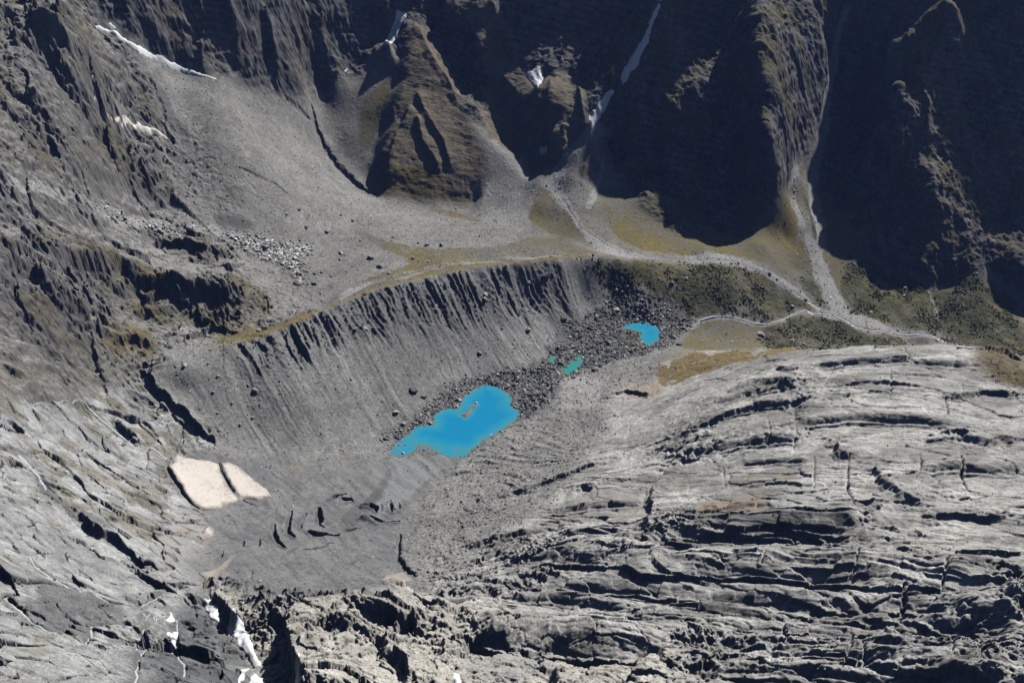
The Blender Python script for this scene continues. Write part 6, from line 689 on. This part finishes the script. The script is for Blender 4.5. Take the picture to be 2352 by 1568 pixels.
# loose stones nobody could count: one object
ico = bmesh.new(); bmesh.ops.create_icosphere(ico, subdivisions=1, radius=1.0)
IV = np.array([v.co[:] for v in ico.verts]); IF = np.array([[v.index for v in f.verts] for f in ico.faces]); ico.free()
def scatter(name, dens, n, smin, smax, power, tone, jit, sz, squash=.75, only=None, sink=.2, mat=None):
    """n stones or bushes dropped on the ground where dens (grid) says, as one mesh"""
    p = dens.ravel()/dens.sum(); k = rng.choice(p.size, n, p=p)
    x = g4.xs[k//g4.ny]+rng.uniform(-2, 2, n); y = g4.ys[k % g4.ny]+rng.uniform(-2, 2, n)
    s = (smin+(smax-smin)*rng.rand(n)**power)*sz(x, y)
    z = ground(x, y)
    V = IV[None]*(1+jit*rng.randn(n, len(IV), 1))
    V = V*np.stack([s*rng.uniform(.7, 1.3, n), s*rng.uniform(.6, 1.1, n), s*squash*rng.uniform(.6, 1.2, n)], -1)[:, None]
    a = rng.uniform(0, 6.28, n); ca, sa = np.cos(a)[:, None], np.sin(a)[:, None]
    tl = rng.uniform(-.5, .5, n); ct, st = np.cos(tl)[:, None], np.sin(tl)[:, None]
    vx, vy, vz = V[..., 0], V[..., 1]*ct-V[..., 2]*st, V[..., 1]*st+V[..., 2]*ct
    V = np.stack([vx*ca-vy*sa, vx*sa+vy*ca, vz], -1)+np.stack([x, y, z+s*sink], -1)[:, None]
    f = (IF[None]+(np.arange(n)*len(IV))[:, None, None]).reshape(-1, 3)
    t = np.asarray(tone(x, y, n), F)
    put(name, mesh(name, V.reshape(-1, 3), f, np.repeat(t, len(IV), 0), False, mat), 'stuff')
offlake = np.ones(GXX.shape, F)
for P, lev, _, _ in LAKE: offlake *= 1-raster([P]).astype(F)
offlake *= 1-np.clip(SMASK*2, 0, 1)
inview = (np.abs(GXX) < GYY*np.interp(GYY, [400, 2400], [.85, .6])) & (GYY < 2500)
Z1P = np.maximum(raster([COVER_BLOCK], 2), .75*raster([COVER_STRIP], 2))
ring = blur(np.maximum.reduce([raster([P]) for P, _, _, _ in LAKE]).astype(F), 1); ring = ((ring > .04) & (ring < .8)).astype(F)
dens = inview*offlake*(1.0*RW['debris']+.35*RW['rubble_slope']+.11*RW['scree']+.05*RW['valley_floor']+.10*RW['moraine']+.035*RW['glacier']+.05*RW['hill']+.02*RW['slab_left']+.012*RW['slab_right']+.25*CW['gravel']+1.7*Z1P)+.8*ring*inview*(1-np.clip(CW['mud'], 0, 1))
def rub_size(x, y): return 1+1.1*g4.sample(RW['debris'], x, y)+1.5*g4.sample(Z1P, x, y)
def rub_tone(x, y, n):
    d = g4.sample(RW['debris'], x, y); gr = np.clip(g4.sample(CW['gravel'], x, y)+g4.sample(Z1P, x, y), 0, 1)
    v = (.25-.06*d+.19*gr)*np.exp(.4*rng.randn(n))
    return np.c_[v, v*.985, v*.95]
scatter('rubble', dens, 32000, .45, 2.0, 3.0, rub_tone, .16, rub_size, .75, mat=M_stone)
sh = CW['shrub']*inview*np.clip(.25+2.2*fbm(GXX.ravel().astype(F), GYY.ravel().astype(F), 32, 4, .6, seed=86).reshape(GXX.shape), 0, 1.2)
def sh_tone(x, y, n):
    v = np.exp(.35*rng.randn(n)); return np.c_[.055*v, .06*v, .022*v]
scatter('shrubs', sh, 9000, .8, 3.0, 2.0, sh_tone, .22, lambda x, y: 1.0, .8, sink=.1, mat=M_stone)
log('stones')

# ================================================================ air
lo = CO.min(0)-np.array([40, 0, 30]); hi = CO.max(0)+np.array([40, 40, 60]); lo[1] = -60.0
hv = np.array([(x, y, z) for x in (lo[0], hi[0]) for y in (lo[1], hi[1]) for z in (lo[2], hi[2])])
hm = bpy.data.materials.new('pale_air'); hm.use_nodes = True; hn = hm.node_tree; hn.nodes.remove(hn.nodes['Principled BSDF'])
pv = hn.nodes.new('ShaderNodeVolumePrincipled'); pv.inputs['Color'].default_value = HAZE_C; pv.inputs['Density'].default_value = HAZE_D; pv.inputs['Anisotropy'].default_value = 0.0
hn.links.new(pv.outputs['Volume'], hn.nodes['Material Output'].inputs['Volume'])
put('haze', mesh('haze', hv, [[0, 1, 3, 2], [4, 6, 7, 5], [0, 4, 5, 1], [2, 3, 7, 6], [0, 2, 6, 4], [1, 5, 7, 3]], None, False, hm), 'stuff')

# ================================================================ light, sky, camera
w = bpy.data.worlds.new('World'); scene.world = w; w.use_nodes = True
nt = w.node_tree; sky = nt.nodes.new('ShaderNodeTexSky'); sky.sky_type = 'NISHITA'; sky.sun_disc = False
sky.sun_elevation = EL; sky.sun_rotation = AZ; sky.altitude = 2500; sky.air_density = .5; sky.dust_density = 3.0; sky.ozone_density = 1
nt.links.new(sky.outputs[0], nt.nodes['Background'].inputs[0]); nt.nodes['Background'].inputs[1].default_value = .06
sd_ = bpy.data.lights.new('sun', 'SUN'); sd_.energy = 5.0; sd_.angle = math.radians(.53); sd_.color = (1, .97, .92)
so = bpy.data.objects.new('sun', sd_); col.objects.link(so)
so.rotation_euler = Vector((math.cos(EL)*math.sin(AZ), math.cos(EL)*math.cos(AZ), math.sin(EL))).to_track_quat('Z', 'Y').to_euler()
cam = bpy.data.cameras.new('camera'); co_ = bpy.data.objects.new('camera', cam); col.objects.link(co_)
co_.location = (0, 0, CAM_H); co_.rotation_euler = (math.radians(60), 0, 0)
cam.sensor_width = 36; cam.lens = 36*2333/2352; cam.clip_start = 1; cam.clip_end = 20000
scene.camera = co_
scene.cycles.max_bounces = 2; scene.cycles.diffuse_bounces = 0; scene.cycles.glossy_bounces = 1; scene.cycles.volume_bounces = 0
scene.view_settings.view_transform = 'Standard'; scene.view_settings.look = 'None'; scene.view_settings.exposure = 0.0
log('ready')
